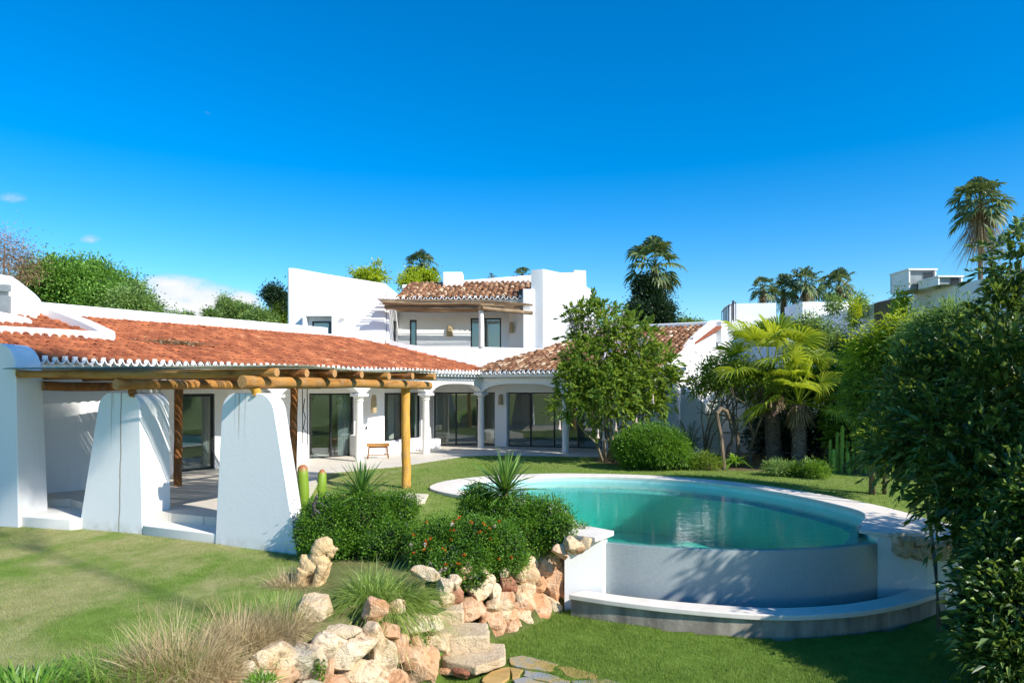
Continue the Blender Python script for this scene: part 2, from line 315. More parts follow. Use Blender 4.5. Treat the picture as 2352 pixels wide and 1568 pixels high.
# ---------------------------------------------------------------- object making
def props(o, label=None, cat=None, group=None, kind=None):
    if label: o['label'] = label
    if cat: o['category'] = cat
    if group: o['group'] = group
    if kind: o['kind'] = kind
def thing(name, label, cat, loc, group=None):
    o = bpy.data.objects.new(name, None); COL.objects.link(o); o.location = loc; o.empty_display_size = 0.3
    props(o, label, cat, group); return o
def wloc(o):
    v = Vector(o.location); p = o.parent
    while p is not None: return wloc(p)+0*v if False else Vector(o['_w'])
    return v
def mk(name, V, Fc, mats, parent=None, smooth=False, bevel=0, mi=None, **kw):
    """one mesh object; V (n,3) world coordinates, Fc list of index tuples or an (m,k) array"""
    V = np.asarray(V, float)
    me = bpy.data.meshes.new(name)
    c = np.array([(V[:, 0].min()+V[:, 0].max())/2, (V[:, 1].min()+V[:, 1].max())/2, V[:, 2].min()])
    if kw.get('origin') is not None: c = np.array(kw['origin'], float)
    if isinstance(Fc, np.ndarray):
        m, k = Fc.shape
        me.vertices.add(len(V)); me.vertices.foreach_set('co', (V-c).astype(np.float32).ravel())
        me.loops.add(m*k); me.loops.foreach_set('vertex_index', Fc.astype(np.int32).ravel())
        me.polygons.add(m); me.polygons.foreach_set('loop_start', np.arange(0, m*k, k, dtype=np.int32))
        me.update(calc_edges=True)
    else:
        me.from_pydata((V-c).tolist(), [], [tuple(int(i) for i in f) for f in Fc]); me.update()
    if not isinstance(mats, (list, tuple)): mats = [mats]
    for m_ in mats: me.materials.append(m_)
    if mi is not None: me.polygons.foreach_set('material_index', np.asarray(mi, dtype=np.int32))
    if smooth: me.polygons.foreach_set('use_smooth', np.ones(len(me.polygons), bool))
    me.update()
    o = bpy.data.objects.new(name, me); COL.objects.link(o); o.location = c
    if parent is not None:
        o.parent = parent; o.matrix_parent_inverse = world(parent).inverted()
    if bevel:
        b = o.modifiers.new('bevel', 'BEVEL'); b.width = bevel; b.segments = 4; b.limit_method = 'ANGLE'; b.angle_limit = R(35)
        w = o.modifiers.new('wn', 'WEIGHTED_NORMAL') if False else None
        me.polygons.foreach_set('use_smooth', np.ones(len(me.polygons), bool))
        try: me.set_sharp_from_angle(angle=R(70))
        except Exception: pass
    props(o, kw.get('label'), kw.get('cat'), kw.get('group'), kw.get('kind'))
    return o
def world(o):
    m = Matrix.Translation(o.location) @ o.rotation_euler.to_matrix().to_4x4()
    if o.parent is not None: m = world(o.parent) @ o.matrix_parent_inverse @ m
    return m
def copy_tree(o, parent=None):
    c = o.copy(); COL.objects.link(c)
    if parent is not None: c.parent = parent
    for ch in list(o.children): copy_tree(ch, c)
    return c
class G:
    def __init__(s): s.V = []; s.F = []; s.m = []
    def add(s, V, Fc, mi=0):
        b = len(s.V); s.V += [tuple(v) for v in V]; s.F += [tuple(i+b for i in f) for f in Fc]; s.m += [mi]*len(Fc); return s
    def box(s, c, size, ux=(1, 0), mi=0, rz=None):
        if rz is not None: ux = (math.cos(rz), math.sin(rz))
        ux = np.array([ux[0], ux[1], 0.0]); ux /= np.linalg.norm(ux); uy = np.array([-ux[1], ux[0], 0]); uz = np.array([0, 0, 1.0]); c = np.array(c, float)
        V = [c+ux*a*size[0]/2+uy*b*size[1]/2+uz*d*size[2]/2 for d in (-1, 1) for a, b in ((-1, -1), (1, -1), (1, 1), (-1, 1))]
        return s.add(V, [(3, 2, 1, 0), (4, 5, 6, 7), (0, 1, 5, 4), (1, 2, 6, 5), (2, 3, 7, 6), (3, 0, 4, 7)], mi)
    def prism(s, poly, z0, z1, mi=0):
        n = len(poly); V = [(p[0], p[1], z0) for p in poly]+[(p[0], p[1], z1) for p in poly]
        Fc = [tuple(range(n-1, -1, -1)), tuple(range(n, 2*n))]+[(i, (i+1) % n, n+(i+1) % n, n+i) for i in range(n)]
        return s.add(V, Fc, mi)
    def tube(s, pts, rad, n=8, mi=0, cap=True, capmi=None, jit=0.0):
        pts = [np.array(p, float) for p in pts]; m = len(pts)
        if not hasattr(rad, '__len__'): rad = [rad]*m
        V = []; up = np.array([0, 0, 1.0])
        for i, p in enumerate(pts):
            t = unit(pts[min(i+1, m-1)]-pts[max(i-1, 0)])
            a = np.cross(t, up)
            if np.linalg.norm(a) < 0.15: a = np.cross(t, (0, 1, 0))
            a = unit(a); b = np.cross(t, a)
            for k in range(n):
                q = 2*math.pi*k/n; rr = rad[i]*(1+(random.uniform(-jit, jit) if jit else 0))
                V.append(p+a*math.cos(q)*rr+b*math.sin(q)*rr)
        Fc = [(i*n+k, i*n+(k+1) % n, (i+1)*n+(k+1) % n, (i+1)*n+k) for i in range(m-1) for k in range(n)]
        s.add(V, Fc, mi)
        if cap:
            b0 = len(s.V)-m*n
            s.F += [tuple(b0+k for k in range(n-1, -1, -1)), tuple(b0+(m-1)*n+k for k in range(n))]; s.m += [mi if capmi is None else capmi]*2
        return s
    def lathe(s, c, prof, n=20, mi=0):
        V = [(c[0]+r*math.cos(2*math.pi*k/n), c[1]+r*math.sin(2*math.pi*k/n), c[2]+z) for r, z in prof for k in range(n)]; m = len(prof)
        Fc = [(i*n+k, i*n+(k+1) % n, (i+1)*n+(k+1) % n, (i+1)*n+k) for i in range(m-1) for k in range(n)]
        Fc += [tuple(range(n-1, -1, -1)), tuple((m-1)*n+k for k in range(n))]
        return s.add(V, Fc, mi)
    def ribbon(s, path, zb, zt, th, mi=0, side=1):
        """wall along a plan path, bottom and top heights per point, thickness th to the far side"""
        path = np.array(path, float); n = len(path)
        zb = np.full(n, zb) if np.isscalar(zb) else np.array(zb, float); zt = np.full(n, zt) if np.isscalar(zt) else np.array(zt, float)
        d = np.zeros((n, 2))
        for i in range(n):
            a = path[i]-path[i-1] if i > 0 else path[1]-path[0]
            b = path[i+1]-path[i] if i < n-1 else path[-1]-path[-2]
            na = np.linalg.norm(a); nb = np.linalg.norm(b)
            a = a/na if na > 1e-6 else b/nb; b = b/nb if nb > 1e-6 else a
            t = a+b; t /= np.linalg.norm(t); d[i] = (-t[1]*side, t[0]*side)
            d[i] /= max(0.5, abs(np.dot(d[i], (-a[1]*side, a[0]*side))))
        back = path+d*th
        V = []
        for i in range(n): V += [(*path[i], zb[i]), (*path[i], zt[i]), (*back[i], zt[i]), (*back[i], zb[i])]
        Fc = []
        for i in range(n-1):
            a = i*4; b = a+4
            for k in range(4): Fc.append((a+k, b+k, b+(k+1) % 4, a+(k+1) % 4) if side > 0 else (a+k, a+(k+1) % 4, b+(k+1) % 4, b+k))
        Fc += [(0, 1, 2, 3), (4*n-1, 4*n-2, 4*n-3, 4*n-4)]
        return s.add(V, Fc, mi)
    def mk(s, name, mats, parent=None, **kw):
        o = mk(name, s.V, s.F, mats, parent, mi=s.m if isinstance(mats, (list, tuple)) else None, **kw)
        bm = bmesh.new(); bm.from_mesh(o.data); bmesh.ops.recalc_face_normals(bm, faces=bm.faces); bm.to_mesh(o.data); bm.free()
        return o

# ---------------------------------------------------------------- foliage
def leaves(P, D, L, W, fold=0.25, droop=0.0):
    n = len(P); L = np.broadcast_to(L, n)[:, None]; W = np.broadcast_to(W, n)[:, None]
    up = np.array([0, 0, 1.0])+rng.normal(size=(n, 3))*0.55
    S = unit(np.cross(D, up)); U = np.cross(S, D)
    a = P; b = P+D*L*0.45+S*W/2+U*W*fold; c = P+D*L-np.array([0, 0, 1])*droop*L; d = P+D*L*0.45-S*W/2+U*W*fold
    V = np.stack([a, b, c, d], 1).reshape(-1, 3); i = np.arange(n)*4
    Fc = np.stack([np.stack([i, i+1, i+2], 1), np.stack([i, i+2, i+3], 1)], 1).reshape(-1, 3)
    return V, Fc
def cloud(blobs, n, L, W, cl=None, cr=0.12, shell=0.55, out=0.6, up=0.25, fold=0.25, droop=0.15, flat=1.0, rough=0.35):
    """leaf clumps spread through ellipsoids: blobs = [(x,y,z,rx,ry,rz)]"""
    B = np.array(blobs, float); vol = (B[:, 3]*B[:, 4]*B[:, 5])**(2/3); cl = cl or max(20, n//25)
    k = rng.choice(len(B), cl, p=vol/vol.sum()); dd = rdir(cl)
    rr = shell+(1-shell)*rng.random(cl)**0.6
    rr *= np.clip(1+rough*vnoise(dd*2.3+k[:, None]*7.7), 0.5, 1.12)
    C = B[k, :3]+dd*B[k, 3:6]*rr[:, None]
    j = rng.integers(0, cl, n); sz = cr*(0.5+rng.random(cl))
    off = rng.normal(size=(n, 3))*sz[j][:, None]*np.array([1, 1, flat])
    P = C[j]+off
    D = unit(unit(off)*0.7+dd[j]*out+np.array([0, 0, up])+rng.normal(size=(n, 3))*0.45)
    return leaves(P, D, L*(0.6+0.7*rng.random(n)), W*(0.7+0.6*rng.random(n)), fold, droop)
def sprays(blobs, ntw, per, TL, L, W, shell=0.6, out=0.8, up=0.25, droop=0.25, ang=0.8):
    B = np.array(blobs, float); vol = (B[:, 3]*B[:, 4]*B[:, 5])**(2/3); k = rng.choice(len(B), ntw, p=vol/vol.sum()); dd = rdir(ntw)
    rr = (shell+(1-shell)*rng.random(ntw)**0.5)*np.clip(1+0.35*vnoise(dd*2.1+k[:, None]*5.3), .6, 1.2)
    C = B[k, :3]+dd*B[k, 3:6]*rr[:, None]; T = unit(dd*out+np.array([0, 0, up])+rng.normal(size=(ntw, 3))*0.5)
    TLs = TL*(0.5+rng.random(ntw)); t = rng.random((ntw, per)); t[:, 0] = 1
    P = C[:, None]+T[:, None]*(t*TLs[:, None])[..., None]-np.array([0, 0, 1.])*(droop*t*t*TLs[:, None])[..., None]
    Q = unit(rng.normal(size=(ntw, per, 3))); Q = Q-T[:, None]*(Q*T[:, None]).sum(-1, keepdims=True)
    D = unit(T[:, None]+unit(Q)*ang*(1.2-t)[..., None]); n = ntw*per
    sc = (0.6+0.7*rng.random(ntw))[:, None]*(0.7+0.5*rng.random((ntw, per)))
    return leaves(P.reshape(-1, 3), D.reshape(-1, 3), (L*sc).ravel(), (W*sc).ravel(), 0.2, 0.12)
def join(parts):
    Vs = []; Fs = []; b = 0
    for V, Fc in parts: Vs.append(V); Fs.append(Fc+b); b += len(V)
    return np.concatenate(Vs), np.concatenate(Fs)
def straps(P, D, L, W, droop, seg=5, curl=None):
    """long arching blades"""
    n = len(P); L = np.broadcast_to(L, n); W = np.broadcast_to(W, n); droop = np.broadcast_to(droop, n)
    S = unit(np.cross(D, np.array([0, 0, 1.0])+rng.normal(size=(n, 3))*0.25)); V = []
    if curl is None: curl = 0
    cv = rng.normal(size=(n, 3))*curl
    for q in range(seg+1):
        t = q/seg; w = W*(0.75+0.5*t)*(1-t)**0.75 if t < 1 else W*0.02
        c = P+D*(L*t)[:, None]-np.array([0, 0, 1.0])*(droop*L*t*t)[:, None]+cv*(L*t*t)[:, None]
        V += [c+S*(w/2)[:, None], c-S*(w/2)[:, None]]
    V = np.stack(V, 1); m = 2*(seg+1); i = (np.arange(n)*m)[:, None]
    fc = np.array([[2*q, 2*q+1, 2*q+3, 2*q+2] for q in range(seg)])
    return V.reshape(-1, 3), (i[:, :, None]+fc[None]).reshape(-1, 4)
def fan(B, d, lp, Rb, nseg=30, span=105, mid=None, droop=0.35):
    """one fan palm leaf: petiole then pleated fingers. returns quads"""
    B = np.array(B, float); d = unit(np.array(d, float)); z = np.array([0, 0, 1.0])
    tip = B+d*lp-z*0.18*lp*lp*max(0, 1-d[2]); mid_ = B+d*lp*0.5
    V = []; Fc = []
    def strip(c, s, w):
        b = len(V)
        for p, q in zip(c, w): V.append(p+s*q/2); V.append(p-s*q/2)
        for k in range(len(c)-1): Fc.append((b+2*k, b+2*k+1, b+2*k+3, b+2*k+2))
    s = unit(np.cross(d, z+rng.normal(size=3)*0.3)); f = unit(d+z*-0.35+rng.normal(size=3)*0.15); s = unit(s-f*np.dot(s, f)); nn = np.cross(s, f)
    strip([B, mid_, tip], s, [0.045, 0.035, 0.03]); strip([B, mid_, tip], nn, [0.03, 0.025, 0.02])
    a0 = R(span)
    for k in range(nseg):
        a = -a0+2*a0*(k+0.5)/nseg; rr = Rb*(0.72+0.28*math.cos(a*0.8))*random.uniform(0.9, 1.05)
        dr = f*math.cos(a)+s*math.sin(a)+nn*0.28*abs(math.sin(a)); dr = unit(dr); sd = unit(np.cross(nn, dr))
        wk = 2*a0/nseg
        c = []; w = []
        for t in (0.0, 0.4, 0.68, 0.86, 1.0):
            c.append(tip+dr*rr*t-z*droop*rr*t**3+nn*(0.012*(1 if k % 2 else -1)*t)); w.append({0.0: 0.01, 0.4: wk*rr*0.43, 0.68: wk*rr*0.62, 0.86: wk*rr*0.25, 1.0: 0.004}[t])
        strip(c, unit(sd+nn*(0.35 if k % 2 else -0.35)), w)
    return np.array(V), np.array(Fc)
def frond(B, d, L, nl=26, ll=0.3, lw=0.02, droop=0.5):
    """one feather leaf"""
    B = np.array(B, float); d = unit(np.array(d, float)); z = np.array([0, 0, 1.0]); t = np.linspace(0.12, 1, nl)
    C = B+d*L*t[:, None]-z*(droop*L*t**2)[:, None]; T = unit(d-z*(2*droop*t)[:, None]); s = unit(np.cross(d, z)); parts = []
    for sg in (-1, 1):
        D = unit(T*0.75+s*sg+z*0.15); parts.append(straps(C, D, ll*np.sin(np.pi*(0.12+0.82*t)), lw, 0.25, 2))
    Vr, Fr = straps(B[None], d[None], np.array([L]), np.array([0.03]), np.array([droop]), 6); parts.append((Vr, Fr))
    return join(parts)
def tree_limbs(g, base, tips, r0=0.12, r1=0.02, n=7, fork=0.35, wob=0.08, mi=0):
    base = np.array(base, float)
    for tp in tips:
        tp = np.array(tp, float); m = base+(tp-base)*fork; m[0] = base[0]+(tp[0]-base[0])*fork*0.5; m[1] = base[1]+(tp[1]-base[1])*fork*0.5
        pts = [base, m]+[m+(tp-m)*q+rng.normal(size=3)*wob for q in (0.33, 0.66)]+[tp]
        g.tube(pts, [r0, r0*0.75, r0*0.5, r0*0.3, r1], n, mi, jit=0.06)

# ---------------------------------------------------------------- world, sun, camera
w = bpy.data.worlds.new('World'); scene.world = w; w.use_nodes = True; nt = w.node_tree; nt.nodes.clear()
EL = math.asin(SUN[2]/np.linalg.norm(SUN)); AZ = math.atan2(SUN[0], SUN[1])
sky = N(nt, 'ShaderNodeTexSky', sky_type='NISHITA', sun_disc=False, sun_elevation=EL, sun_rotation=AZ, altitude=0, air_density=1.0, dust_density=0.25, ozone_density=3.0)
bg = N(nt, 'ShaderNodeBackground', i_Strength=0.12); wo = N(nt, 'ShaderNodeOutputWorld')
hs = N(nt, 'ShaderNodeHueSaturation', i_Saturation=1.53, i_Value=1.0, i_Hue=0.5); nt.links.new(sky.outputs[0], hs.inputs['Color'])
tint = mixc(nt, 1.0, hs.outputs[0], (0.87, 0.955, 1.0), 'MULTIPLY')
tc = N(nt, 'ShaderNodeTexCoord'); D_ = tc.outputs['Generated']
nzc = N(nt, 'ShaderNodeTexNoise', i_Scale=9.0, i_Detail=7.0, i_Roughness=0.55); mpn = N(nt, 'ShaderNodeMapping'); mpn.inputs['Scale'].default_value = (1, 1, 2.2); nt.links.new(D_, mpn.inputs[0]); nt.links.new(mpn.outputs[0], nzc.inputs[0])
cmask = None
def dirv(x, y): v = np.array([(x-CX)/F, 1.0, -(y-HY)/F]); return v/np.linalg.norm(v)
for (x, y, rx, ry, k) in ((420, 690, 130, 54, 1.1), (480, 712, 70, 34, 0.8), (210, 622, 34, 16, 0.85), (560, 722, 60, 30, 0.6), (318, 690, 55, 45, 0.75), (203, 551, 26, 13, 0.6), (35, 457, 28, 12, 0.32), (476, 258, 12, 5, 0.15), (590, 745, 70, 24, 0.8), (540, 695, 60, 30, 0.7)):
    v = dirv(x, y); s_ = N(nt, 'ShaderNodeVectorMath', operation='SUBTRACT'); nt.links.new(D_, s_.inputs[0]); s_.inputs[1].default_value = tuple(v)
    m_ = N(nt, 'ShaderNodeVectorMath', operation='MULTIPLY'); nt.links.new(s_.outputs[0], m_.inputs[0]); ax = F*1.15/rx; az = F*1.1/ry; m_.inputs[1].default_value = (ax, ax*0.6, az)
    l_ = N(nt, 'ShaderNodeVectorMath', operation='LENGTH'); nt.links.new(m_.outputs[0], l_.inputs[0])
    q = N(nt, 'ShaderNodeMapRange', i_1=1.25, i_2=0.2, i_3=0.0, i_4=k); nt.links.new(l_.outputs['Value'], q.inputs[0])
    if cmask is None: cmask = q.outputs[0]
    else:
        a = N(nt, 'ShaderNodeMath', operation='MAXIMUM'); nt.links.new(cmask, a.inputs[0]); nt.links.new(q.outputs[0], a.inputs[1]); cmask = a.outputs[0]
ns = N(nt, 'ShaderNodeMath', operation='MULTIPLY_ADD', i_1=3.2, i_2=-1.6); nt.links.new(nzc.outputs[0], ns.inputs[0])
ad = N(nt, 'ShaderNodeMath', operation='ADD'); nt.links.new(cmask, ad.inputs[0]); nt.links.new(ns.outputs[0], ad.inputs[1])
cm = ramp(nt, ad.outputs[0], [(0.12, 0), (0.75, 1)]); cmf = N(nt, 'ShaderNodeMath', operation='MULTIPLY'); nt.links.new(cm, cmf.inputs[0])
cg = ramp(nt, cmask, [(0.02, 0), (0.25, 1)]); nt.links.new(cg, cmf.inputs[1])
ccol = ramp(nt, ad.outputs[0], [(0.25, (2.6, 3.5, 4.7)), (0.6, (3.9, 4.4, 4.9)), (1.0, (4.9, 5.0, 5.1))])
skyc = mixc(nt, cmf.outputs[0], tint, ccol)
nt.links.new(skyc, bg.inputs[0]); nt.links.new(bg.outputs[0], wo.inputs[0])
sl = bpy.data.lights.new('sun', 'SUN'); sl.energy = 4.2; sl.angle = R(0.53); sl.color = (1.0, 0.95, 0.87)
so = bpy.data.objects.new('sun', sl); COL.objects.link(so); so.rotation_euler = Vector(SUN).to_track_quat('Z', 'Y').to_euler(); so.location = (20, -20, 30)
cam = bpy.data.cameras.new('camera'); co = bpy.data.objects.new('camera', cam); COL.objects.link(co); scene.camera = co
co.location = (0, 0, EYE); co.rotation_euler = (R(90), 0, 0); cam.lens = 24; cam.sensor_width = 36; cam.shift_y = (HY-784)/2352; cam.clip_end = 3000
vs = scene.view_settings; vs.view_transform = 'Standard'; vs.look = 'None'; vs.exposure = 0.76; vs.gamma = 1.0
scene.cycles.max_bounces = 8; scene.cycles.transparent_max_bounces = 16; scene.cycles.caustics_reflective = False; scene.cycles.caustics_refractive = False

# ================================================================ GROUND
WL = np.array([(-6.5, -9), (-4.2, -4), (-3.9, 2), (-3.2, 5.0), (-2.75, 6.3), (-2.05, 7.15), (-1.6, 7.7), (-1.2, 8.3), (-.95, 8.9), (-.75, 9.7), (-.1, 10.2), (.45, 11.0), (.92, 11.7), (1.3, 12.0), (3.8, 11.6), (6.2, 12.0), (7.9, 12.3), (9.5, 11.2), (14, 10.5), (60, 9)])
LOWP = np.vstack([WL, [(60, -60), (-6.5, -60)]])
def inpoly(X, Y, P):
    r = np.zeros(X.shape, bool); n = len(P); j = n-1
    for i in range(n):
        xi, yi = P[i]; xj, yj = P[j]
        c = ((yi > Y) != (yj > Y)) & (X < (xj-xi)*(Y-yi)/(yj-yi+1e-12)+xi); r ^= c; j = i
    return r
def pdist(X, Y, P, closed=False):
    d = np.full(X.shape, 1e9); m = len(P)
    for i in range(m if closed else m-1):
        a = P[i]; b = P[(i+1) % m]; e = b-a; t = np.clip(((X-a[0])*e[0]+(Y-a[1])*e[1])/(e@e), 0, 1)
        d = np.minimum(d, np.hypot(X-a[0]-t*e[0], Y-a[1]-t*e[1]))
    return d
def sm(t): t = np.clip(t, 0, 1); return t*t*(3-2*t)
# pool coping outlines in plan
def arc(c, r, a0, a1, n): return [(c[0]+r[0]*math.cos(R(a0+(a1-a0)*i/n)), c[1]+r[1]*math.sin(R(a0+(a1-a0)*i/n))) for i in range(n+1)]
def smooth_path(P, n=8):
    P = np.array(P, float); out = []
    for i in range(len(P)-1):
        p0 = P[max(i-1, 0)]; p1 = P[i]; p2 = P[i+1]; p3 = P[min(i+2, len(P)-1)]
        for k in range(n):
            t = k/n; out.append(0.5*((2*p1)+(-p0+p2)*t+(2*p0-5*p1+4*p2-p3)*t*t+(-p0+3*p1-3*p2+p3)*t**3))
    out.append(P[-1]); return np.array(out)
PO = smooth_path([(0.72, 12.1), (0.62, 13.0), (0.35, 14.0), (-0.45, 15.0), (-1.45, 15.8), (-2.03, 16.75), (-1.75, 17.9), (-0.75, 18.85), (1.0, 19.45), (2.8, 19.35), (4.4, 18.8), (5.75, 17.75), (6.75, 16.4), (7.5, 14.6), (7.75, 13.2), (7.7, 12.45)])
PI_ = smooth_path([(1.18, 12.1), (1.12, 13.1), (0.9, 14.3), (0.05, 15.3), (-0.95, 16.1), (-1.45, 16.85), (-1.2, 17.7), (-0.35, 18.4), (1.1, 18.9), (2.75, 18.8), (4.15, 18.25), (5.35, 17.3), (6.2, 16.05), (6.75, 14.5), (6.85, 13.3), (6.15, 12.15)])
INF = smooth_path([(1.56, 11.52), (2.1, 11.28), (2.8, 11.08), (3.4, 10.98), (4.0, 10.95), (4.6, 11.0), (5.2, 11.12), (5.75, 11.3), (6.15, 11.5)])
POOLP = np.vstack([PI_, INF[::-1]])
POOLG = np.vstack([PO*0.45+PI_*0.55, [(6.5, 11.9), (4.0, 11.35), (1.3, 11.9)]])
def gz(X, Y):
    X = np.asarray(X, float); Y = np.asarray(Y, float)
    up = -0.36+0.36*sm((Y-12.5)/4.0)*sm((X+5.2)/2.0)+0.02*np.sin(X*0.9+Y*0.5)*np.clip(1-Y/30, 0, 1)
    up = np.where((Y > 17), up*(1-sm((Y-17)/3)), up)
    low = -1.2+0.03*np.sin(X*1.3)*np.sin(Y*0.9)
    ins = inpoly(X, Y, LOWP); d = pdist(X, Y, WL)
    z = np.where(ins, low+(up-low)*(1-sm((d+0.12)/0.2)), low+(up-low)*np.where(X < 1.2, sm((d-0.42)/0.35), sm((d+0.12)/0.2)))
    return z
def axis(pts):
    out = []
    for a, b, st in pts: out += list(np.arange(a, b-1e-9, st))
    return np.array(out+[pts[-1][1]])
gx = axis([(-600, -60, 60), (-60, -14, 4), (-14, -9, 0.5), (-9, 9.4, 0.12), (9.4, 20, 0.8), (20, 60, 5), (60, 600, 60)])
gy = axis([(-200, -20, 30), (-20, 4, 1.5), (4, 20.4, 0.12), (20.4, 26, 0.2), (26, 40, 1.2), (40, 80, 8), (80, 1200, 80)])
XX, YY = np.meshgrid(gx, gy); ZZ = gz(XX, YY)
pin = inpoly(XX, YY, POOLG); ZZ = np.where(pin, -2.6, ZZ)
bas = inpoly(XX, YY, np.array([(1.0, 12.2), (1.3, 11.3), (2.4, 10.45), (4, 10.1), (5.8, 10.45), (7.1, 11.4), (7.4, 12.2)])); ZZ = np.where(bas & ~pin, -1.45, ZZ)
PATIO = [(-13.5, 14.9), (-9.9, 15.3), (-8.7, 14.35), (-7.3, 13.75), (-5.6, 13.1), (-4.75, 13.0), (-4.95, 15.5), (-5.46, 19.8), (-3.5, 21.7), (-2.8, 23.0), (-1.7, 24.8), (-1.0, 25.15), (1.2, 24.9), (3.4, 24.5), (5.2, 24.0), (6.8, 24.2), (5.9, 29.5), (-3.4, 31.0), (-13.5, 24)]
pa_ = np.array(PATIO); ZZ = np.where(inpoly(XX, YY, pa_) & (pdist(XX, YY, pa_, True) > 0.22), ZZ-0.3, ZZ)
nx, ny = len(gx), len(gy)
idx = np.arange(nx*ny).reshape(ny, nx)
GF = np.stack([idx[:-1, :-1], idx[:-1, 1:], idx[1:, 1:], idx[1:, :-1]], -1).reshape(-1, 4)
ground = mk('ground', np.stack([XX, YY, ZZ], -1).reshape(-1, 3), GF, M['lawn'], smooth=True, kind='structure', label='green lawn falling to a lower level at the rock wall')
BEDS = [(np.array([(-3.4, 10.4), (-3.1, 11.5), (-1.5, 12.6), (1.2, 12.8), (1.3, 12.0), (.92, 11.7), (.45, 11.0), (-.1, 10.2), (-.9, 9.7), (-1.1, 8.9), (-1.3, 8.2), (-1.7, 7.6), (-2.2, 7.0), (-2.8, 6.2), (-3.2, 6.3), (-3.0, 7.5), (-2.7, 8.6), (-3.0, 9.5)]), 0.55),
        (np.array([(2.8, 23.2), (4.2, 20.9), (7.5, 20.6), (9.5, 20.2), (11, 18.5), (16, 18), (16, 40), (5.5, 26), (3.2, 25)]), 0.95)]
bed = np.zeros(XX.shape)
for P_, k_ in BEDS:
    d_ = pdist(XX, YY, P_, True); b_ = np.where(inpoly(XX, YY, P_), 1, 1-sm(d_/0.25)*1.0); bed = np.maximum(bed, np.clip(b_, 0, 1)*k_)
att = ground.data.attributes.new('bed', 'FLOAT', 'POINT'); att.data.foreach_set('value', bed.ravel().astype(np.float32))

# turf blades (beyond counting)
def turf(name, box, n, h, w_, label, excl=()):
    X = rng.uniform(box[0], box[1], n); Y = rng.uniform(box[2], box[3], n)
    vis = (np.abs(X)/np.maximum(Y, .1) < 0.80)
    X, Y = X[vis], Y[vis]; k = ~inpoly(X, Y, POOLG) & (pdist(X, Y, WL) > 0.13)
    for P_ in excl: k &= ~inpoly(X, Y, np.array(P_))
    X, Y = X[k], Y[k]; Z = gz(X, Y)-0.004; n = len(X)
    dens = vnoise(np.stack([X*1.7, Y*1.7, X*0], 1)); hh = h*(0.5+0.8*rng.random(n))*(1+0.35*dens)
    a = rng.random(n)*2*math.pi; s = np.stack([np.cos(a), np.sin(a), 0*a], 1)*(w_/2); P = np.stack([X, Y, Z], 1)
    ln = rng.normal(size=(n, 3))*0.35*hh[:, None]; ln[:, 2] = hh
    V = np.stack([P-s, P+s, P+ln], 1).reshape(-1, 3)
    mk(name, V, np.arange(3*n).reshape(-1, 3), M['blades'], kind='stuff', label=label, cat='grass')
low_ex = [LOWP]
turf('grass', (-10.5, -0.3, 5.2, 14.2), 230000, 0.030, 0.006, 'short worn turf with straw patches on the upper left lawn', [LOWP, BEDS[0][0], PATIO])
bx = [(np.array([(1.0, 12.2), (1.3, 11.3), (2.4, 10.35), (4, 9.98), (5.8, 10.3), (7.1, 11.3), (7.4, 12.2)]))]
HI = np.vstack([WL, [(60, 60), (-60, 60), (-60, -9)]])
turf('grass', (-1.2, 6.3, 8.3, 12), 170000, 0.040, 0.006, 'lush green turf on the lower lawn below the pool', [HI]+bx)
turf('grass', (-5.5, 12.5, 12.5, 25.2), 150000, 0.035, 0.012, 'smooth green turf of the lawn around the pool', [LOWP, BEDS[0][0], BEDS[1][0], PATIO, PO])

# ================================================================ POOL
pool = thing('swimming_pool', 'curved infinity swimming pool with pale stone coping and an overflow wall into a lower basin', 'swimming pool', (3, 15, 0))
def band(A, B, z0, z1, mat, name, parent, mats=None, **kw):
    g = G(); n = len(A); V = []
    for i in range(n): V += [(*A[i], z0), (*A[i], z1), (*B[i], z1), (*B[i], z0)]
    Fc = [(a*4+k, a*4+k+4, a*4+(k+1) % 4+4, a*4+(k+1) % 4) for a in range(n-1) for k in range(4)]+[(0, 1, 2, 3), (4*n-1, 4*n-2, 4*n-3, 4*n-4)]
    g.add(V, Fc); return g.mk(name, mat, parent, **kw)
cop = band(PO, PI_, -0.03, 0.06, M['coping'], 'coping', pool, bevel=0.02)
# end slabs of the coping beside the overflow edge
g = G(); g.prism([(0.80, 11.45), (1.36, 11.12), (1.74, 11.62), (1.2, 12.16), (0.66, 12.16)], -0.02, 0.07); g.mk('coping_end', M['coping'], pool, bevel=0.015)
g = G(); g.prism([(5.95, 11.72), (6.3, 11.42), (7.0, 11.5), (7.9, 11.9), (7.78, 12.5), (7.0, 12.9), (6.75, 13.1), (6.55, 12.6)], 0.0, 0.068); g.mk('coping_end', M['coping'], pool, bevel=0.015)
# shell: walls, ledge, floor
g = G(); n = len(PI_)
cen = np.array([3.4, 14.6]); L1 = PI_+0.0; L2 = cen+(PI_-cen)*0.93
V = []
for i in range(n): V += [(*L1[i], -0.02), (*L1[i], -0.30), (*L2[i], -0.34), (*L2[i], -1.45)]
g.add(V, [(a*4+k, a*4+k+4, a*4+k+5, a*4+k+1) for a in range(n-1) for k in range(3)])
g.prism([tuple(p) for p in POOLP], -1.5, -1.42); g.mk('pool_shell', M['pool_floor'], pool)
g = G(); g.ribbon(INF, -1.5, -0.115, 0.16); g.mk('overflow_wall', M['mosaic'], pool)
g = G(); g.ribbon(np.array([(1.3, 12.15), (1.0, 11.25), (1.72, 11.42), (1.72, 12.0)]), -1.3, 0.0, 0.04) if False else g.prism([(0.88, 11.42), (1.5, 11.34), (1.62, 11.6), (1.17, 12.1), (0.9, 12.2)], -1.45, 0.0); g.mk('end_wall', M['plaster'], pool)
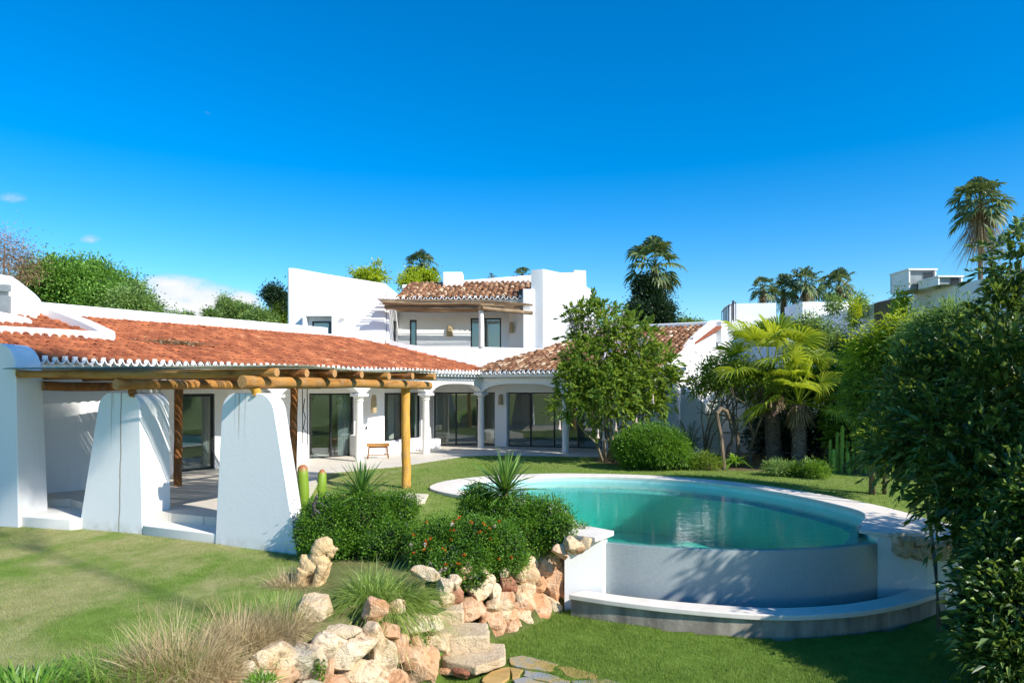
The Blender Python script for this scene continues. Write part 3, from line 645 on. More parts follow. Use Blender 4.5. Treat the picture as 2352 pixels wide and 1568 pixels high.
g = G(); g.prism([(6.17, 11.52), (6.9, 11.35), (7.45, 11.4), (8.1, 11.7), (7.9, 12.4), (6.4, 12.5)], -1.45, 0.0); g.mk('end_wall', M['plaster'], pool)
BO = smooth_path([(0.92, 11.08), (1.65, 10.7), (2.7, 10.3), (3.9, 10.05), (5.1, 10.2), (6.1, 10.6), (6.9, 11.1), (7.4, 11.45)], 6)
cb = np.array([3.95, 13.4]); dirs = unit(cb-BO)
band(BO+dirs*0.05, BO+dirs*0.30, -1.45, -0.93, M['concrete'], 'basin_wall', pool)
band(BO, BO+dirs*0.36, -0.93, -0.85, M['coping'], 'basin_coping', pool, bevel=0.012)
g = G(); g.prism([(-1.3, 16.8), (-1.08, 17.6), (-.3, 18.35), (.45, 18.7), (.4, 17.6), (-.2, 16.5), (-.85, 16.2)], -1.4, -0.16); g.mk('shallow_ledge', M['plaster'], pool, bevel=0.02)
# water bodies
wp = [tuple(p) for p in np.vstack([PI_+unit(cen-PI_)*-0.01, INF[::-1]+np.array([0, 0.02])])]
def water(poly, z0, z1, label):
    g = G(); g.prism(poly, z0, z1); o = g.mk('water', M['water'], label=label, kind='structure'); return o
water(wp, -1.44, -0.10, 'turquoise pool water reflecting the white villa')
bw = np.vstack([BO+dirs*0.28, (INF+np.array([0, -0.01]))[::-1]])
g = G(); g.prism([tuple(p) for p in bw], -1.44, -1.02); g.mk('water', M['water'], label='strip of water in the lower overflow basin', kind='structure')
g = G(); g.prism([tuple(p) for p in bw+np.array([0, -.02])], -1.6, -1.44); g.mk('basin_floor', M['mosaic'], pool)
# thin cover rail at the shallow end
g = G()
ac = [at(1060, 1113, 17.6), at(1100, 1108, 17.9), at(1150, 1103, 18.1)]
ac = [np.array([p[0], p[1], -0.02]) for p in ac]
g.tube(ac, 0.02); g.mk('edge_rail', M['grey_panel'], pool)

# ================================================================ PATIO
g = G(); g.prism(PATIO, -0.45, 0.008); g.mk('patio', M['patio'], kind='structure', label='pale stone patio under the pergola and along the arcade')
g = G(); g.prism([(-7.35, 13.5), (-7.14, 13.25), (-5.3, 12.42), (-4.9, 12.7), (-4.9, 13.3), (-7.3, 14.0)], -0.5, -0.17); g.mk('patio_step', M['plaster_warm'], kind='structure', bevel=0.02, label='low cream step between the two leaning walls')
g = G(); g.prism([(-10.2, 14.1), (-8.9, 13.75), (-8.3, 14.2), (-9.6, 15.4), (-11.6, 15.2)], -0.5, -0.15); g.mk('patio_step', M['plaster_warm'], kind='structure', bevel=0.02, label='low cream step at the shaded left end of the patio')

# ================================================================ VILLA
villa = thing('villa', 'white plastered two storey villa with orange tiled roofs and an arcade around the patio', 'house', (-3, 26, 0))
A0 = np.array([-6.7, 20.1]); u1 = unit(np.array([3.87, 5.4])); n1 = np.array([-u1[1], u1[0]])
cols = [np.array(p) for p in ((-7.1, 20.4), (-5.16, 23.06), (-3.24, 25.7), (-1.29, 28.4), (2.08, 26.5), (4.95, 24.9))]
wallL = np.array([-9.3, 17.35])
def arcade(pts, nm, zcap=2.30, ztop=3.04, rise=0.36, th=0.34):
    path = []; zb = []
    for a, b in zip(pts[:-1], pts[1:]):
        L = np.linalg.norm(b-a); m = 28; e = 0.19/L
        for i in range(m+1):
            t = i/m; path.append(a+(b-a)*t); s = (t-0.5)/(0.5-e)
            zb.append(zcap if abs(s) >= 1 else zcap+rise*(1-abs(s)**3.2)**0.6)
        path.pop(); zb.pop()
    path.append(pts[-1]); zb.append(zcap)
    path = np.array(path); d = unit(pts[-1]-pts[0]); path = path+np.array([d[1], -d[0]])*th/2
    g = G(); g.ribbon(path, zb, ztop, th); o = g.mk(nm, M['plaster'], villa)
    g = G(); g.ribbon(np.array([path[0], path[-1]])+np.array([d[1], -d[0]])*0.07, 2.80, 2.86, 0.07); g.mk('cornice', M['plaster'], villa)
    return o
arcade([wallL]+cols[:4], 'arcade_wall'); arcade(cols[3:]+[np.array([5.6, 24.55])], 'arcade_wall')
def column(p):
    g = G(); g.lathe((p[0], p[1], 0), [(0.155, 0), (0.155, 0.06), (0.135, 0.09), (0.138, 0.9), (0.120, 2.0), (0.125, 2.03), (0.15, 2.05), (0.15, 2.09), (0.125, 2.10), (0.14, 2.14), (0.22, 2.20)], 24)
    o = g.mk('column', M['plaster_warm'], villa, smooth=False)
    o.data.polygons.foreach_set('use_smooth', np.ones(len(o.data.polygons), bool)); o.data.set_sharp_from_angle(angle=R(40))
    c = G(); c.box((p[0], p[1], 2.25), (0.46, 0.42, 0.095), u1); c.mk('capital', M['plaster'], o, bevel=0.012)
for p in cols: column(p)
# back walls with openings
def wall_seg(a, b, z0, z1, ops=(), th=0.3, name='wall', mat=None):
    a = np.array(a, float); b = np.array(b, float); L = np.linalg.norm(b-a); u = (b-a)/L; g = G()
    def piece(t0, t1, zb, zt):
        if t1-t0 > 1e-3 and zt-zb > 1e-3: g.ribbon(np.array([a+u*t0, a+u*t1]), zb, zt, th)
    t = 0
    for (t0, t1, zb, zt) in sorted(ops): piece(t, t0, z0, z1); piece(t0, t1, z0, zb); piece(t0, t1, zt, z1); t = t1
    piece(t, L, z0, z1); return g.mk(name, mat or M['plaster'], villa)
def glazing(a, b, z0, z1, n=2, inset=0.12, fw=0.06, name='sliding_door', bars=()):
    a = np.array(a, float); b = np.array(b, float); L = np.linalg.norm(b-a); u = (b-a)/L; nn = np.array([-u[1], u[0]]); a = a+nn*inset; b = b+nn*inset
    g = G(); mz = (z0+z1)/2
    def bar(t, w_, za, zb_, dp=0.07, off=0): c = a+u*t+nn*off; g.box((c[0], c[1], (za+zb_)/2), (w_, dp, zb_-za), u)
    bar(fw/2, fw, z0, z1); bar(L-fw/2, fw, z0, z1); bar(L/2, L-2*fw, z1-fw, z1); bar(L/2, L-2*fw, z0, z0+fw*0.8)
    for k in range(1, n): bar(L*k/n, fw*1.15, z0+fw*0.8, z1-fw, 0.06)
    o = g.mk(name, M['frame'], villa)
    for k in range(n):
        ta = fw if k == 0 else L*k/n+fw*0.57; tb = L-fw if k == n-1 else L*(k+1)/n-fw*0.57; p = G(); c = a+u*(ta+tb)/2+nn*(0.004+0.012*(k % 2))
        p.box((c[0], c[1], (z0+z1)/2), (tb-ta, 0.012, z1-z0-fw*1.8), u); p.mk('pane', M['glass'], o)
    return o
HD = 2.30
W1a, W1b = (-12.2, 14.6), (-9.32, 18.1)
wall_seg(W1a, W1b, 0, 3.04)
wall_seg((-9.32, 18.1), (-9.85, 19.9), 0, 2.85, th=0.25)
D0a, D0b = np.array([-9.85, 20.0]), np.array([-9.1, 20.95])
wall_seg(D0a, D0b, 0, 2.85, [(0.0, 1.19, 0.0, 2.32)]); glazing(D0a, D0b, 0, 2.32, 1, 0.1, 0.09)
W2 = [np.array([-9.1, 20.95]), np.array([-8.85, 21.2]), np.array([-7.12, 23.9]), np.array([-5.78, 25.05]), np.array([-4.85, 25.9]), np.array([-3.72, 28.1]), np.array([-3.4, 29.55]), np.array([-1.45, 29.55]), np.array([-0.72, 29.2]), np.array([-0.25, 28.9]), np.array([3.7, 27.85]), np.array([5.2, 27.4])]
wall_seg(W2[0], W2[1], 0, 2.85); wall_seg(W2[1], W2[2], 0, 2.85)
def door(a, b, z0, n, **kw):
    L = np.linalg.norm(b-a); wall_seg(a, b, 0, 2.85, [(0.02, L-0.02, z0, HD)]); u = (b-a)/L; return glazing(a+u*0.02, b-u*0.02, z0, HD, n, **kw)
door(W2[2], W2[3], 0, 2); wall_seg(W2[3], W2[4], 0, 2.85); door(W2[4], W2[5], 0.46, 2, name='window'); wall_seg(W2[5], W2[6], 0, 2.85)
door(W2[6], W2[7], 0, 2); door(W2[7], W2[8], 0, 1, name='window'); wall_seg(W2[8], W2[9], 0, 2.85); door(W2[9], W2[10], 0, 4, inset=0.22); wall_seg(W2[10], W2[11], 0, 2.85)
# rooms behind the glass
IN = [(-14.5, 18), (-11.8, 24), (-9.5, 28.5), (-6, 33), (-2, 35.5), (4, 34.5), (7.2, 31)]
g = G(); g.ribbon(np.array(IN), 0.0, 2.85, 0.2); g.mk('inner_wall', M['plaster_in'], villa)
g = G(); g.prism([tuple(p) for p in ([(-9.7, 20.1), (-8.8, 21.35), (-7.05, 24.1), (-5.7, 25.25), (-4.8, 26.1), (-3.6, 28.4), (-3.35, 29.75), (-1.4, 29.75), (-.2, 29.1), (3.8, 28.1), (6.6, 28)]+IN[::-1])], -0.3, 0.012); g.mk('room_floor', M['plaster_in'], villa)
for a, b in (((-10.2, 24.0), (-8.2, 23.2)), ((-6.5, 30.0), (-5.0, 27.5)), ((-1.3, 33.0), (-0.9, 31.2)), ((1.6, 33.4), (2.2, 30.4)), ((-8.2, 29.6), (-7.0, 27.4))):
    g = G(); g.ribbon(np.array([a, b]), 0.012, 2.85, 0.25); g.mk('inner_wall', M['plaster_in'], villa)
g = G(); g.prism([(-9.3, 17.45), (-7.2, 20.5), (-1.3, 28.35), (2.1, 26.6), (5.3, 24.8), (7.6, 31.2), (4, 34.8), (-2, 35.8), (-6.1, 33.2), (-9.8, 28.8), (-14.8, 18.2), (-12.0, 14.9), (-9.45, 18.1)], 2.85, 2.98); g.mk('ceiling', M['plaster'], villa)
# low rendered benches beside the doors
g = G(); g.ribbon(np.array([(-8.6, 20.95), (-7.18, 23.2)]), 0, 0.74, 0.5); g.mk('bench_wall', M['plaster'], villa, bevel=0.05)
g = G(); g.ribbon(np.array([(-5.55, 24.55), (-4.72, 25.3)]), 0, 0.78, 0.62); g.mk('bench_wall', M['plaster'], villa, bevel=0.05)
g = G(); g.ribbon(np.array([(-4.6, 25.5), (-3.5, 27.6), (-2.9, 27.9)]), 0, 0.42, 0.3); g.mk('bench_wall', M['plaster'], villa, bevel=0.05)

# tiled roofs: every tile a separate barrel
def roof(name, O, u, n, slope, L, Wd, clip, mat, z0, pitch=0.235, course=0.40, jit=0.012, rad=0.085, parent=None):
    O = np.array(O, float); cosn = 1/math.hypot(1, slope)
    cu = np.arange(0, L, pitch); cw = np.arange(0, Wd, course)
    U, W_ = np.meshgrid(cu, cw); U = U.ravel(); W_ = W_.ravel()
    X = O[0]+u[0]*(U+pitch/2)+n[0]*(W_+course/2); Y = O[1]+u[1]*(U+pitch/2)+n[1]*(W_+course/2)
    k = np.array([clip(x, y) for x, y in zip(X, Y)]); U = U[k]; W_ = W_[k]; m = len(U)
    seg = 6; Vs = []; Fs = []; b = 0
    for kind in (0, 1):
        off = 0 if kind == 0 else pitch/2
        ang = np.linspace(0, math.pi, seg+1)
        tv = []
        for e in (0, 1):
            rr = rad*(1.08 if e == 0 else 0.86) if kind == 0 else rad*0.95
            for a in ang:
                h = math.sin(a)*rr*0.95; 
                tv.append((-math.cos(a)*rr, e, (h if kind == 0 else 0.035-h*0.7)+(0.030 if e == 0 else 0.0)))
        # lower lip thickness
        if kind == 0:
            for a in ang: tv.append((-math.cos(a)*rad*0.86, 0, math.sin(a)*rad*0.72+0.020))
        tv = np.array(tv)
        ju = rng.normal(size=m)*jit; jr = rng.normal(size=m)*0.03; jw = rng.normal(size=m)*jit*1.5; jh = rng.normal(size=m)*0.004
        lw = course*1.12
        uu = (U+off+pitch/2)[:, None]+tv[None, :, 0]+ju[:, None]+jr[:, None]*(tv[None, :, 1]-0.5)*lw
        ww = W_[:, None]+tv[None, :, 1]*lw-0.04+jw[:, None]
        if kind == 0: ww[:, 14:] += 0.002
        hh = tv[None, :, 2]+jh[:, None]+ww*slope+0.02
        V = np.stack([O[0]+u[0]*uu+n[0]*ww, O[1]+u[1]*uu+n[1]*ww, z0+hh], -1).reshape(-1, 3)
        fc = [[i, i+1, i+seg+2, i+seg+1] for i in range(seg)]
        if kind == 0: fc += [[i, 2*(seg+1)+i, 2*(seg+1)+i+1, i+1] for i in range(seg)]
        fc = np.array(fc); F_ = (np.arange(m)*len(tv))[:, None, None]+fc[None]
        Vs.append(V); Fs.append(F_.reshape(-1, 4)+b); b += len(V)
    o = mk(name, np.concatenate(Vs), np.concatenate(Fs), mat, parent, smooth=False)
    # bed under the tiles
    Vb = []; 
    return o
def eave_trim(O, u, n, L, z0, parent, pitch=0.235, skip=lambda t: False):
    """white mortared tile ends: a row of upturned half pipes under the roof edge and a white fascia"""
    g = G(); k = 0; O = np.array(O, float); i = 0
    while i*pitch < L:
        t = (i+0.5)*pitch; i += 1
        if skip(t): continue
        V = []; sg = 6; r = 0.088; r2 = 0.066
        for wv in (-0.10, 0.16):
            for rr in (r, r2):
                for q in range(sg+1):
                    a = math.pi*q/sg; uu = t-pitch/2-math.cos(a)*rr; V.append((O[0]+u[0]*uu+n[0]*wv, O[1]+u[1]*uu+n[1]*wv, z0-0.005-math.sin(a)*rr*1.15+random.uniform(-.004, .004)))
        s1 = sg+1; Fc = []
        for q in range(sg): Fc += [(q, q+1, 2*s1+q+1, 2*s1+q), (s1+q, 3*s1+q, 3*s1+q+1, s1+q+1), (q, s1+q, s1+q+1, q+1)]
        g.add(V, Fc)
        for wv in (-0.07,):
            c = O+u*t+n*0.12; g.box((c[0], c[1], z0+0.028), (0.11, 0.30, 0.10), u)
    o = g.mk('eave_tiles', M['plaster'], parent)
    g = G(); p = np.array([O+n*0.06, O+u*L+n*0.06]); g.ribbon(p, z0-0.20, z0-0.085, 0.4); g.mk('fascia', M['plaster'], parent)
    return o
S1 = 0.286
E0 = np.array([-11.15, 14.0])*0+A0-u1*6.9; 
PAR = [np.array(p) for p in ((-9.6, 29.4), (-5.35, 28.95), (-4.0, 28.75), (-1.2, 28.55), (1.2, 29.6), (2.3, 30.4))]
def parY(x):
    for a, b in zip(PAR[:-1], PAR[1:]):
        if a[0] <= x <= b[0]: return a[1]+(b[1]-a[1])*(x-a[0])/(b[0]-a[0])
    return 99 if x < -9.6 else 31.0
Ec = np.array([-1.50, 27.75]); u2 = unit(np.array([3.37, -1.9])); n2 = np.array([-u2[1], u2[0]])
L1_ = float((Ec-E0)@u1)
def clipL(x, y):
    if y > parY(x)+0.1: return False
    v = np.array([x, y])-Ec
    if v@u1 > 0 and (v@n1) > (v@n2)*1.0: pass
    if x > -1.5 + (y-27.75)*0.15: return False
    # keep clear of the parapets at the left end
    return True
roof('roof', E0, u1, n1, S1, L1_+1.5, 5.0, clipL, M['tile_red'], 3.12, pitch=0.20, course=0.36, rad=0.074, jit=0.008, parent=villa)
eave_trim(E0, u1, n1, L1_, 3.13, villa, pitch=0.20)
def bed_plane(O, u, n, L, Wd, slope, z0, parent, clip_poly=None, name='roof_bed'):
    P = clip_poly or [(0, 0.1), (L, 0.1), (L, Wd), (0, Wd)]
    V = []; m = len(P)
    for dz in (0.0, -0.1):
        for a, b in P: q = O+u*a+n*b; V.append((q[0], q[1], z0+b*slope+dz))
    g = G(); g.add(V, [tuple(range(m)), tuple(range(2*m-1, m-1, -1))]+[(i, m+i, m+(i+1) % m, (i+1) % m) for i in range(m)]); return g.mk(name, M['tile_under'], parent)
bed_plane(E0, u1, n1, L1_, 5.0, S1, 3.125, villa, [(0, 0.05), (L1_, 0.05), (L1_-0.2, 0.9), (L1_-1.9, 3.6), (L1_-3.0, 5.0), (0, 5.0)])
S2 = 0.33
def clipR(x, y):
    if y > parY(x)+0.1 and x < 2.3: return False
    if x < -1.5+(y-27.75)*0.15: return False
    # gable wall line
    return x < 4.78+(y-23.75)*0.70
L2_ = 8.4
roof('roof', Ec, u2, n2, S2, L2_+4.5, 6.0, clipR, M['tile_old'], 3.12, pitch=0.215, course=0.31, rad=0.078, jit=0.018, parent=villa)
eave_trim(Ec, u2, n2, L2_, 3.13, villa, pitch=0.215)
bed_plane(Ec, u2, n2, L2_, 6.0, S2, 3.125, villa, [(0.0, 0.05), (7.3, 0.05), (8.5, 6.0), (3.2, 6.0), (3.2, 3.4), (1.0, 1.0)])
# ridge parapets
R0 = E0+n1*5.0
def ridge(a, b, zb, zt, th, nm='parapet'): g = G(); g.ribbon(np.array([a, b]), zb, zt, th); g.mk(nm, M['plaster'], villa, bevel=0.04)
ridge(R0+u1*2.0, R0+u1*12.6, 4.2, 4.93, 0.3)
g = G(); rp = smooth_path([(-8.75, 26.55), (-8.2, 26.95), (-7.4, 27.7), (-6.5, 28.45), (-5.35, 28.7)], 5); zt = np.interp(np.linspace(0, 1, len(rp)), [0, .15, .4, .75, 1], [4.93, 4.86, 4.72, 4.6, 4.5]); g.ribbon(rp, 3.9, zt, 0.25); g.mk('parapet', M['plaster'], villa, bevel=0.03)
rr0 = Ec+n2*6.0+u2*1.5; ridge(Ec+n2*6.02+u2*2.0, Ec+n2*6.02+u2*8.5, 4.4, 5.32, 0.3)
# left upper parapets and chimney
g = G(); g.ribbon(smooth_path([(-13.2, 15.4), (-12.0, 16.5), (-11.0, 17.75), (-10.58, 18.25)], 5), 3.35, [3.98]*16, 0.3); g.mk('parapet', M['plaster'], villa, bevel=0.07)
g = G(); g.ribbon(np.array([(-10.55, 18.2), (-11.6, 18.85), (-13.6, 19.6)]), 3.5, [4.0, 4.36, 5.0], 0.32); g.mk('parapet', M['plaster'], villa, bevel=0.07)
ch = G(); zc = 3.6
ch.ribbon(smooth_path([(-15.0, 17.9), (-13.9, 18.15), (-12.95, 18.6)], 5), zc, np.interp(np.arange(11), [0, 4, 7, 10], [5.35, 5.6, 5.5, 4.95]), 1.0); ch.mk('chimney', M['plaster'], villa, bevel=0.10)
g = G(); g.box((-13.9, 18.0, 5.14), (1.15, 0.12, 0.18), (0.9, 0.25)); g.mk('chimney_slot', M['grey_panel'], villa)
g = G(); g.box((-13.95, 17.95, 4.62), (1.3, 0.16, 0.62), (0.9, 0.2)); g.mk('roof_window', M['grey_panel'], villa)
g = G(); g.ribbon(smooth_path([(-14.2, 15.9), (-13.2, 16.9), (-12.5, 17.9)], 5), 3.5, np.interp(np.arange(11), [0, 5, 10], [4.15, 4.5, 4.3]), 0.5); g.mk('parapet', M['plaster'], villa, bevel=0.15)

# upper storey
g = G(); tx = np.array([-9.55, -9.2, -8.6, -7.9, -7.0, -6.1, -5.35]); g.ribbon(np.stack([tx, 29.0+0*tx], 1), 3.0, np.interp(tx, [-9.55, -9.2, -7.9, -5.35], [7.60, 7.57, 7.33, 6.92]), 3.6); g.mk('tower', M['plaster'], villa, bevel=0.09)
# window niche on the tower
zn = lambda y: EYE-(y-HY)*28.9/F
xn = lambda x: (x-CX)*28.8/F
g = G(); g.box(((xn(701)+xn(772))/2, 28.83, zn(723)), (xn(772)-xn(701), 0.44, 0.16)); g.box((xn(702), 28.83, (zn(727)+zn(775))/2), (0.14, 0.44, zn(727)-zn(775))); g.box((xn(769), 28.83, (zn(727)+zn(775))/2), (0.16, 0.44, zn(727)-zn(775))); g.mk('window_surround', M['plaster'], villa)
wo_ = glazing((xn(716), 28.8), (xn(758), 28.8), zn(768), zn(738), 1, 0.1, 0.06, name='window')
g = G(); g.lathe((xn(786), 28.93, zn(733)), [(0.05, 0), (0.09, 0.02), (0.10, 0.10), (0.05, 0.14)], 12); g.mk('wall_lamp', M['white_metal'], villa)
# balcony
g = G(); pp = smooth_path(PAR[1:4], 6); g.ribbon(np.vstack([pp, PAR[4:]]), 2.6, list(np.interp(pp[:, 0], [-5.35, -4.6, -3.6, -1.2], [4.55, 4.36, 4.22, 4.20]))+[4.20, 4.20], 0.24); g.mk('balcony_parapet', M['plaster'], villa)
g = G(); g.prism([(-5.3, 29.0), (-1.2, 28.75), (1.2, 29.8), (2.2, 30.5), (1.2, 32.0), (-5.4, 32.0)], 3.2, 3.32); g.mk('balcony_floor', M['patio'], villa)
BY = 31.4
xb = lambda x: (x-CX)*BY/F
wall_seg((xb(905), BY), (xb(1170), BY), 3.32, 6.62, [(xb(941)-xb(905), xb(957)-xb(905), 3.32, 5.62), (xb(1081)-xb(905), xb(1151)-xb(905), 3.32, 5.70)])
glazing((xb(941), BY), (xb(957), BY), 3.32, 5.62, 1, 0.08); glazing((xb(1081), BY), (xb(1151), BY), 3.32, 5.70, 2, 0.08)
g = G(); g.ribbon(np.array([(xb(1170), BY), (0.62, 30.35)]), 3.32, 6.62, 0.3); g.mk('wall', M['plaster'], villa)
g = G(); g.box((-5.28, 30.2, 4.9), (0.10, 2.3, 3.6)); g.mk('wall', M['plaster'], villa)
g = G(); g.box((-5.2, 30.3, 4.4), (0.05, 0.35, 2.1)); g.mk('shutter', M['frame'], villa)
g = G(); g.box((-2.3, BY+4, 4.9), (7.4, 0.2, 3.4)); g.box((-2.3, BY+2.2, 6.62), (7.4, 3.7, 0.06)); g.mk('inner_wall', M['plaster_in'], villa)
# upper roof
RO = np.array([-5.25, 30.7]); ur = unit(np.array([6.1, -0.35])); nr = np.array([-ur[1], ur[0]])
roof('roof', RO, ur, nr, 0.37, 6.15, 3.0, lambda x, y: True, M['tile_old'], 6.52, pitch=0.25, course=0.34, jit=0.022, parent=villa)
eave_trim(RO, ur, nr, 6.1, 6.53, villa, pitch=0.25); bed_plane(RO, ur, nr, 6.1, 3.1, 0.37, 6.525, villa)
g = G(); g.ribbon(np.array([(-5.4, 33.5), (-3.1, 33.6), (1.0, 33.4)]), 6.3, [7.55, 7.72, 8.02], 0.3); g.mk('parapet', M['plaster'], villa, bevel=0.04)
g = G(); g.box((-2.85, 33.2, 7.3), (0.95, 0.9, 1.5)); g.mk('chimney', M['plaster'], villa, bevel=0.05)
# right tower
tp = np.array([(0.85, 30.25), (1.36, 30.0), (2.15, 30.2), (2.74, 30.35), (2.78, 30.35), (3.30, 30.5), (3.32, 30.5), (3.5, 30.55), (3.68, 30.6), (3.78, 30.65)])
tz = [7.70, 7.71, 7.58, 7.62, 7.72, 7.73, 7.02, 6.9, 6.7, 6.2]
g = G(); g.ribbon(tp, 3.0, tz, 2.6); g.mk('tower', M['plaster'], villa, bevel=0.08)
g = G(); g.box((0.72, 30.6, 5.0), (0.5, 1.0, 3.7)); g.mk('tower_shoulder', M['plaster'], villa, bevel=0.05)
# right gable wall with its sloping top and flared foot
gp = np.array([(5.0, 23.75), (5.45, 24.4), (6.2, 25.45), (7.1, 26.75), (8.0, 28.05), (8.75, 29.1), (9.1, 29.6), (9.6, 30.3)]); 
g = G(); g.ribbon(gp, 0, [2.75, 3.12, 3.65, 4.30, 4.92, 5.38, 5.42, 5.40], 0.35); g.mk('gable_wall', M['plaster'], villa, bevel=0.05)
g = G(); V = [(4.35, 23.1, 0), (5.1, 23.9, 0), (5.0, 24.3, 0), (4.3, 23.6, 0), (4.95, 23.75, 2.9), (5.15, 23.95, 2.9), (5.05, 24.2, 2.9), (4.9, 24.0, 2.9)]
g.add(V, [(3, 2, 1, 0), (4, 5, 6, 7), (0, 1, 5, 4), (1, 2, 6, 5), (2, 3, 7, 6), (3, 0, 4, 7)]); g.mk('buttress', M['plaster'], villa, bevel=0.05)
g = G(); g.ribbon(np.array([(6.2, 25.3), (6.9, 24.2), (7.8, 25.2)]), 0, [2.6, 1.9, 2.5], 0.35); g.mk('buttress', M['plaster'], villa, bevel=0.08)
# sconces
def sconce(x, y, d, w_, h, nrm):
    p = at(x, y, d); s = G(); nr_ = unit(np.array(nrm, float)); t = np.array([-nr_[1], nr_[0]])
    V = []
    for zz, ww in ((-h/2, w_*0.5), (h*0.28, w_*0.42), (h/2, w_*0.25)):
        for sg, o_ in ((-1, 0), (1, 0), (0.6, 0.1), (-0.6, 0.1)): q = p[:2]+t*ww*sg+nr_*(o_+0.005); V.append((q[0], q[1], p[2]+zz))
    Fc = [(a*4+k, a*4+(k+1) % 4, a*4+4+(k+1) % 4, a*4+4+k) for a in (0, 1) for k in range(4)]+[(3, 2, 1, 0), (8, 9, 10, 11)]
    s.add(V, Fc); s.mk('wall_lamp', M['reed'], villa)
sconce(129, 951, 16.5, 0.23, 0.38, (0.77, -0.64)); sconce(858, 927, 25.05, 0.26, 0.66, (0.67, -0.74)); sconce(1150, 917, 28.7, 0.26, 0.45, (0.5, -0.85)); sconce(1033, 760, 31.35, 0.3, 0.5, (0, -1)); sconce(1176, 752, 31.0, 0.26, 0.5, (-0.6, -0.8))
g = G(); p = at(842, 982, 25.3); g.box(p, (0.05, 0.03, 0.12), (0.74, 0.67)); g.mk('switch_plate', M['dark'], villa)

# ================================================================ LEANING WALLS AND PERGOLA
def lean_wall(foot, top, zf, name, label, mat, rc=0.28):
    """foot: front-left, front-right, back-right, back-left plan points; top: same at the crown; soft rounded shoulders"""
    g = G(); zt = top[4]; m = 14
    fl, fr, br, bl = [np.array(p, float) for p in foot]; tl, tr, tbr, tbl = [np.array(p, float) for p in top[:4]]
    rings = []
    for i in range(m+1):
        t = i/m; z = zf+(zt-zf)*(1-(1-t)**1.0)
        k = 0.0; d = zt-z
        if d < rc: k = rc-math.sqrt(max(0, rc*rc-(rc-d)**2))
        rings.append((t, z, k))
    zs = [zf, zf+(zt-zf)*0.3, zf+(zt-zf)*0.6, zt-rc]+[zt-rc+rc*math.sin(math.pi/2*q/6) for q in range(1, 7)]
    V = []
    for z in zs:
        t = (z-zf)/(zt-zf); d = zt-z; k = rc-math.sqrt(max(0, rc*rc-(rc-d)**2)) if d < rc else 0
        cs = [a+(b-a)*t for a, b in ((fl, tl), (fr, tr), (br, tbr), (bl, tbl))]
        ux = unit(cs[1]-cs[0]); kk = min(k, 0.49*np.linalg.norm(cs[1]-cs[0])); kb = min(k*0.55, 0.3*np.linalg.norm(cs[2]-cs[1]))
        uy = unit(cs[3]-cs[0])
        for c, sx in ((cs[0], 1), (cs[1], -1), (cs[2], -1), (cs[3], 1)):
            V.append((*(c+ux*kk*sx), z))
    n = len(zs); Fc = [(i*4+k, i*4+(k+1) % 4, i*4+4+(k+1) % 4, i*4+4+k) for i in range(n-1) for k in range(4)]+[(3, 2, 1, 0), (4*n-4, 4*n-3, 4*n-2, 4*n-1)]
    g.add(V, Fc); o = g.mk(name, mat, bevel=0.045, label=label, cat='wall', group='leaning white walls carrying the pergola')
    return o
lean_wall([(-8.83, 13.9), (-7.2, 13.3), (-7.03, 14.05), (-8.5, 14.5)], [(-8.32, 13.8), (-7.33, 13.42), (-7.0, 13.95), (-8.0, 14.4), 2.40], -0.45, 'leaning_wall', 'tapered white wall with a long brown crack stain down its face, left of two', M['plaster_b'])
lean_wall([(-5.42, 12.45), (-3.64, 11.62), (-3.62, 12.15), (-5.1, 12.9)], [(-5.3, 12.5), (-4.25, 12.05), (-4.2, 12.55), (-5.05, 12.95), 2.40], -0.45, 'leaning_wall', 'broad tapered white wall with drip stains at its top, behind the clipped bush', M['plaster_b'], 0.3)
lean_wall([(-13.2, 14.9), (-10.12, 14.0), (-10.08, 14.85), (-13, 15.6)], [(-13.2, 14.9), (-10.15, 13.95), (-10.15, 14.7), (-13, 15.5), 3.42], -0.45, 'leaning_wall', 'tall shaded white wall standing at the left edge of the pergola', M['plaster'], 0.5)
perg = thing('pergola', 'round log pergola with a cane roof beside the orange tiled wing', 'pergola', (-5.5, 15, 0))
dB = unit(np.array([2.45, 5.6]))
def logp(a, b, r, nm='beam', mat='log', par=perg, r2=None, n=14):
    g = G(); a = np.array(a, float); b = np.array(b, float); m = 9; w_ = rng.normal(size=3)*0.018
    pts = [a+(b-a)*t+w_*math.sin(math.pi*t*1.3+0.4)+rng.normal(size=3)*0.006 for t in np.linspace(0, 1, m)]
    r2 = r2 or r*0.92; rs = [(r+(r2-r)*t)*(1+random.uniform(-.04, .04)) for t in np.linspace(0, 1, m)]
    g.tube(pts, rs, n, 0, capmi=1); return g.mk(nm, [M[mat], M['endgrain']], par, bevel=0.008)
Bs = np.array([-4.72, 11.95]); 
zB = 2.60
logp((*Bs, zB), (-2.15, 17.75, 2.57), 0.112, r2=0.105)
logp((-7.62, 13.15, 2.57), (-5.1, 18.1, 2.56), 0.105)
logp((-10.14, 14.72, 2.56), (-8.25, 17.9, 2.56), 0.105, mat='log_red')
# stub posts and standing posts
def post(x, y, z0, z1, r, mat): 
    return logp((x, y, z0), (x+random.uniform(-.03, .03), y, z1), r, 'post', mat, r2=r*0.95)
post(-4.62, 12.25, 2.34, 2.52, 0.088, 'log_post'); post(-7.5, 13.5, 2.34, 2.50, 0.08, 'log_red')
post(-2.64, 17.05, -0.1, 2.49, 0.118, 'log_post'); post(-8.48, 17.35, 0.0, 2.48, 0.10, 'log_red'); post(-5.48, 17.15, 0.0, 2.48, 0.098, 'log_red')
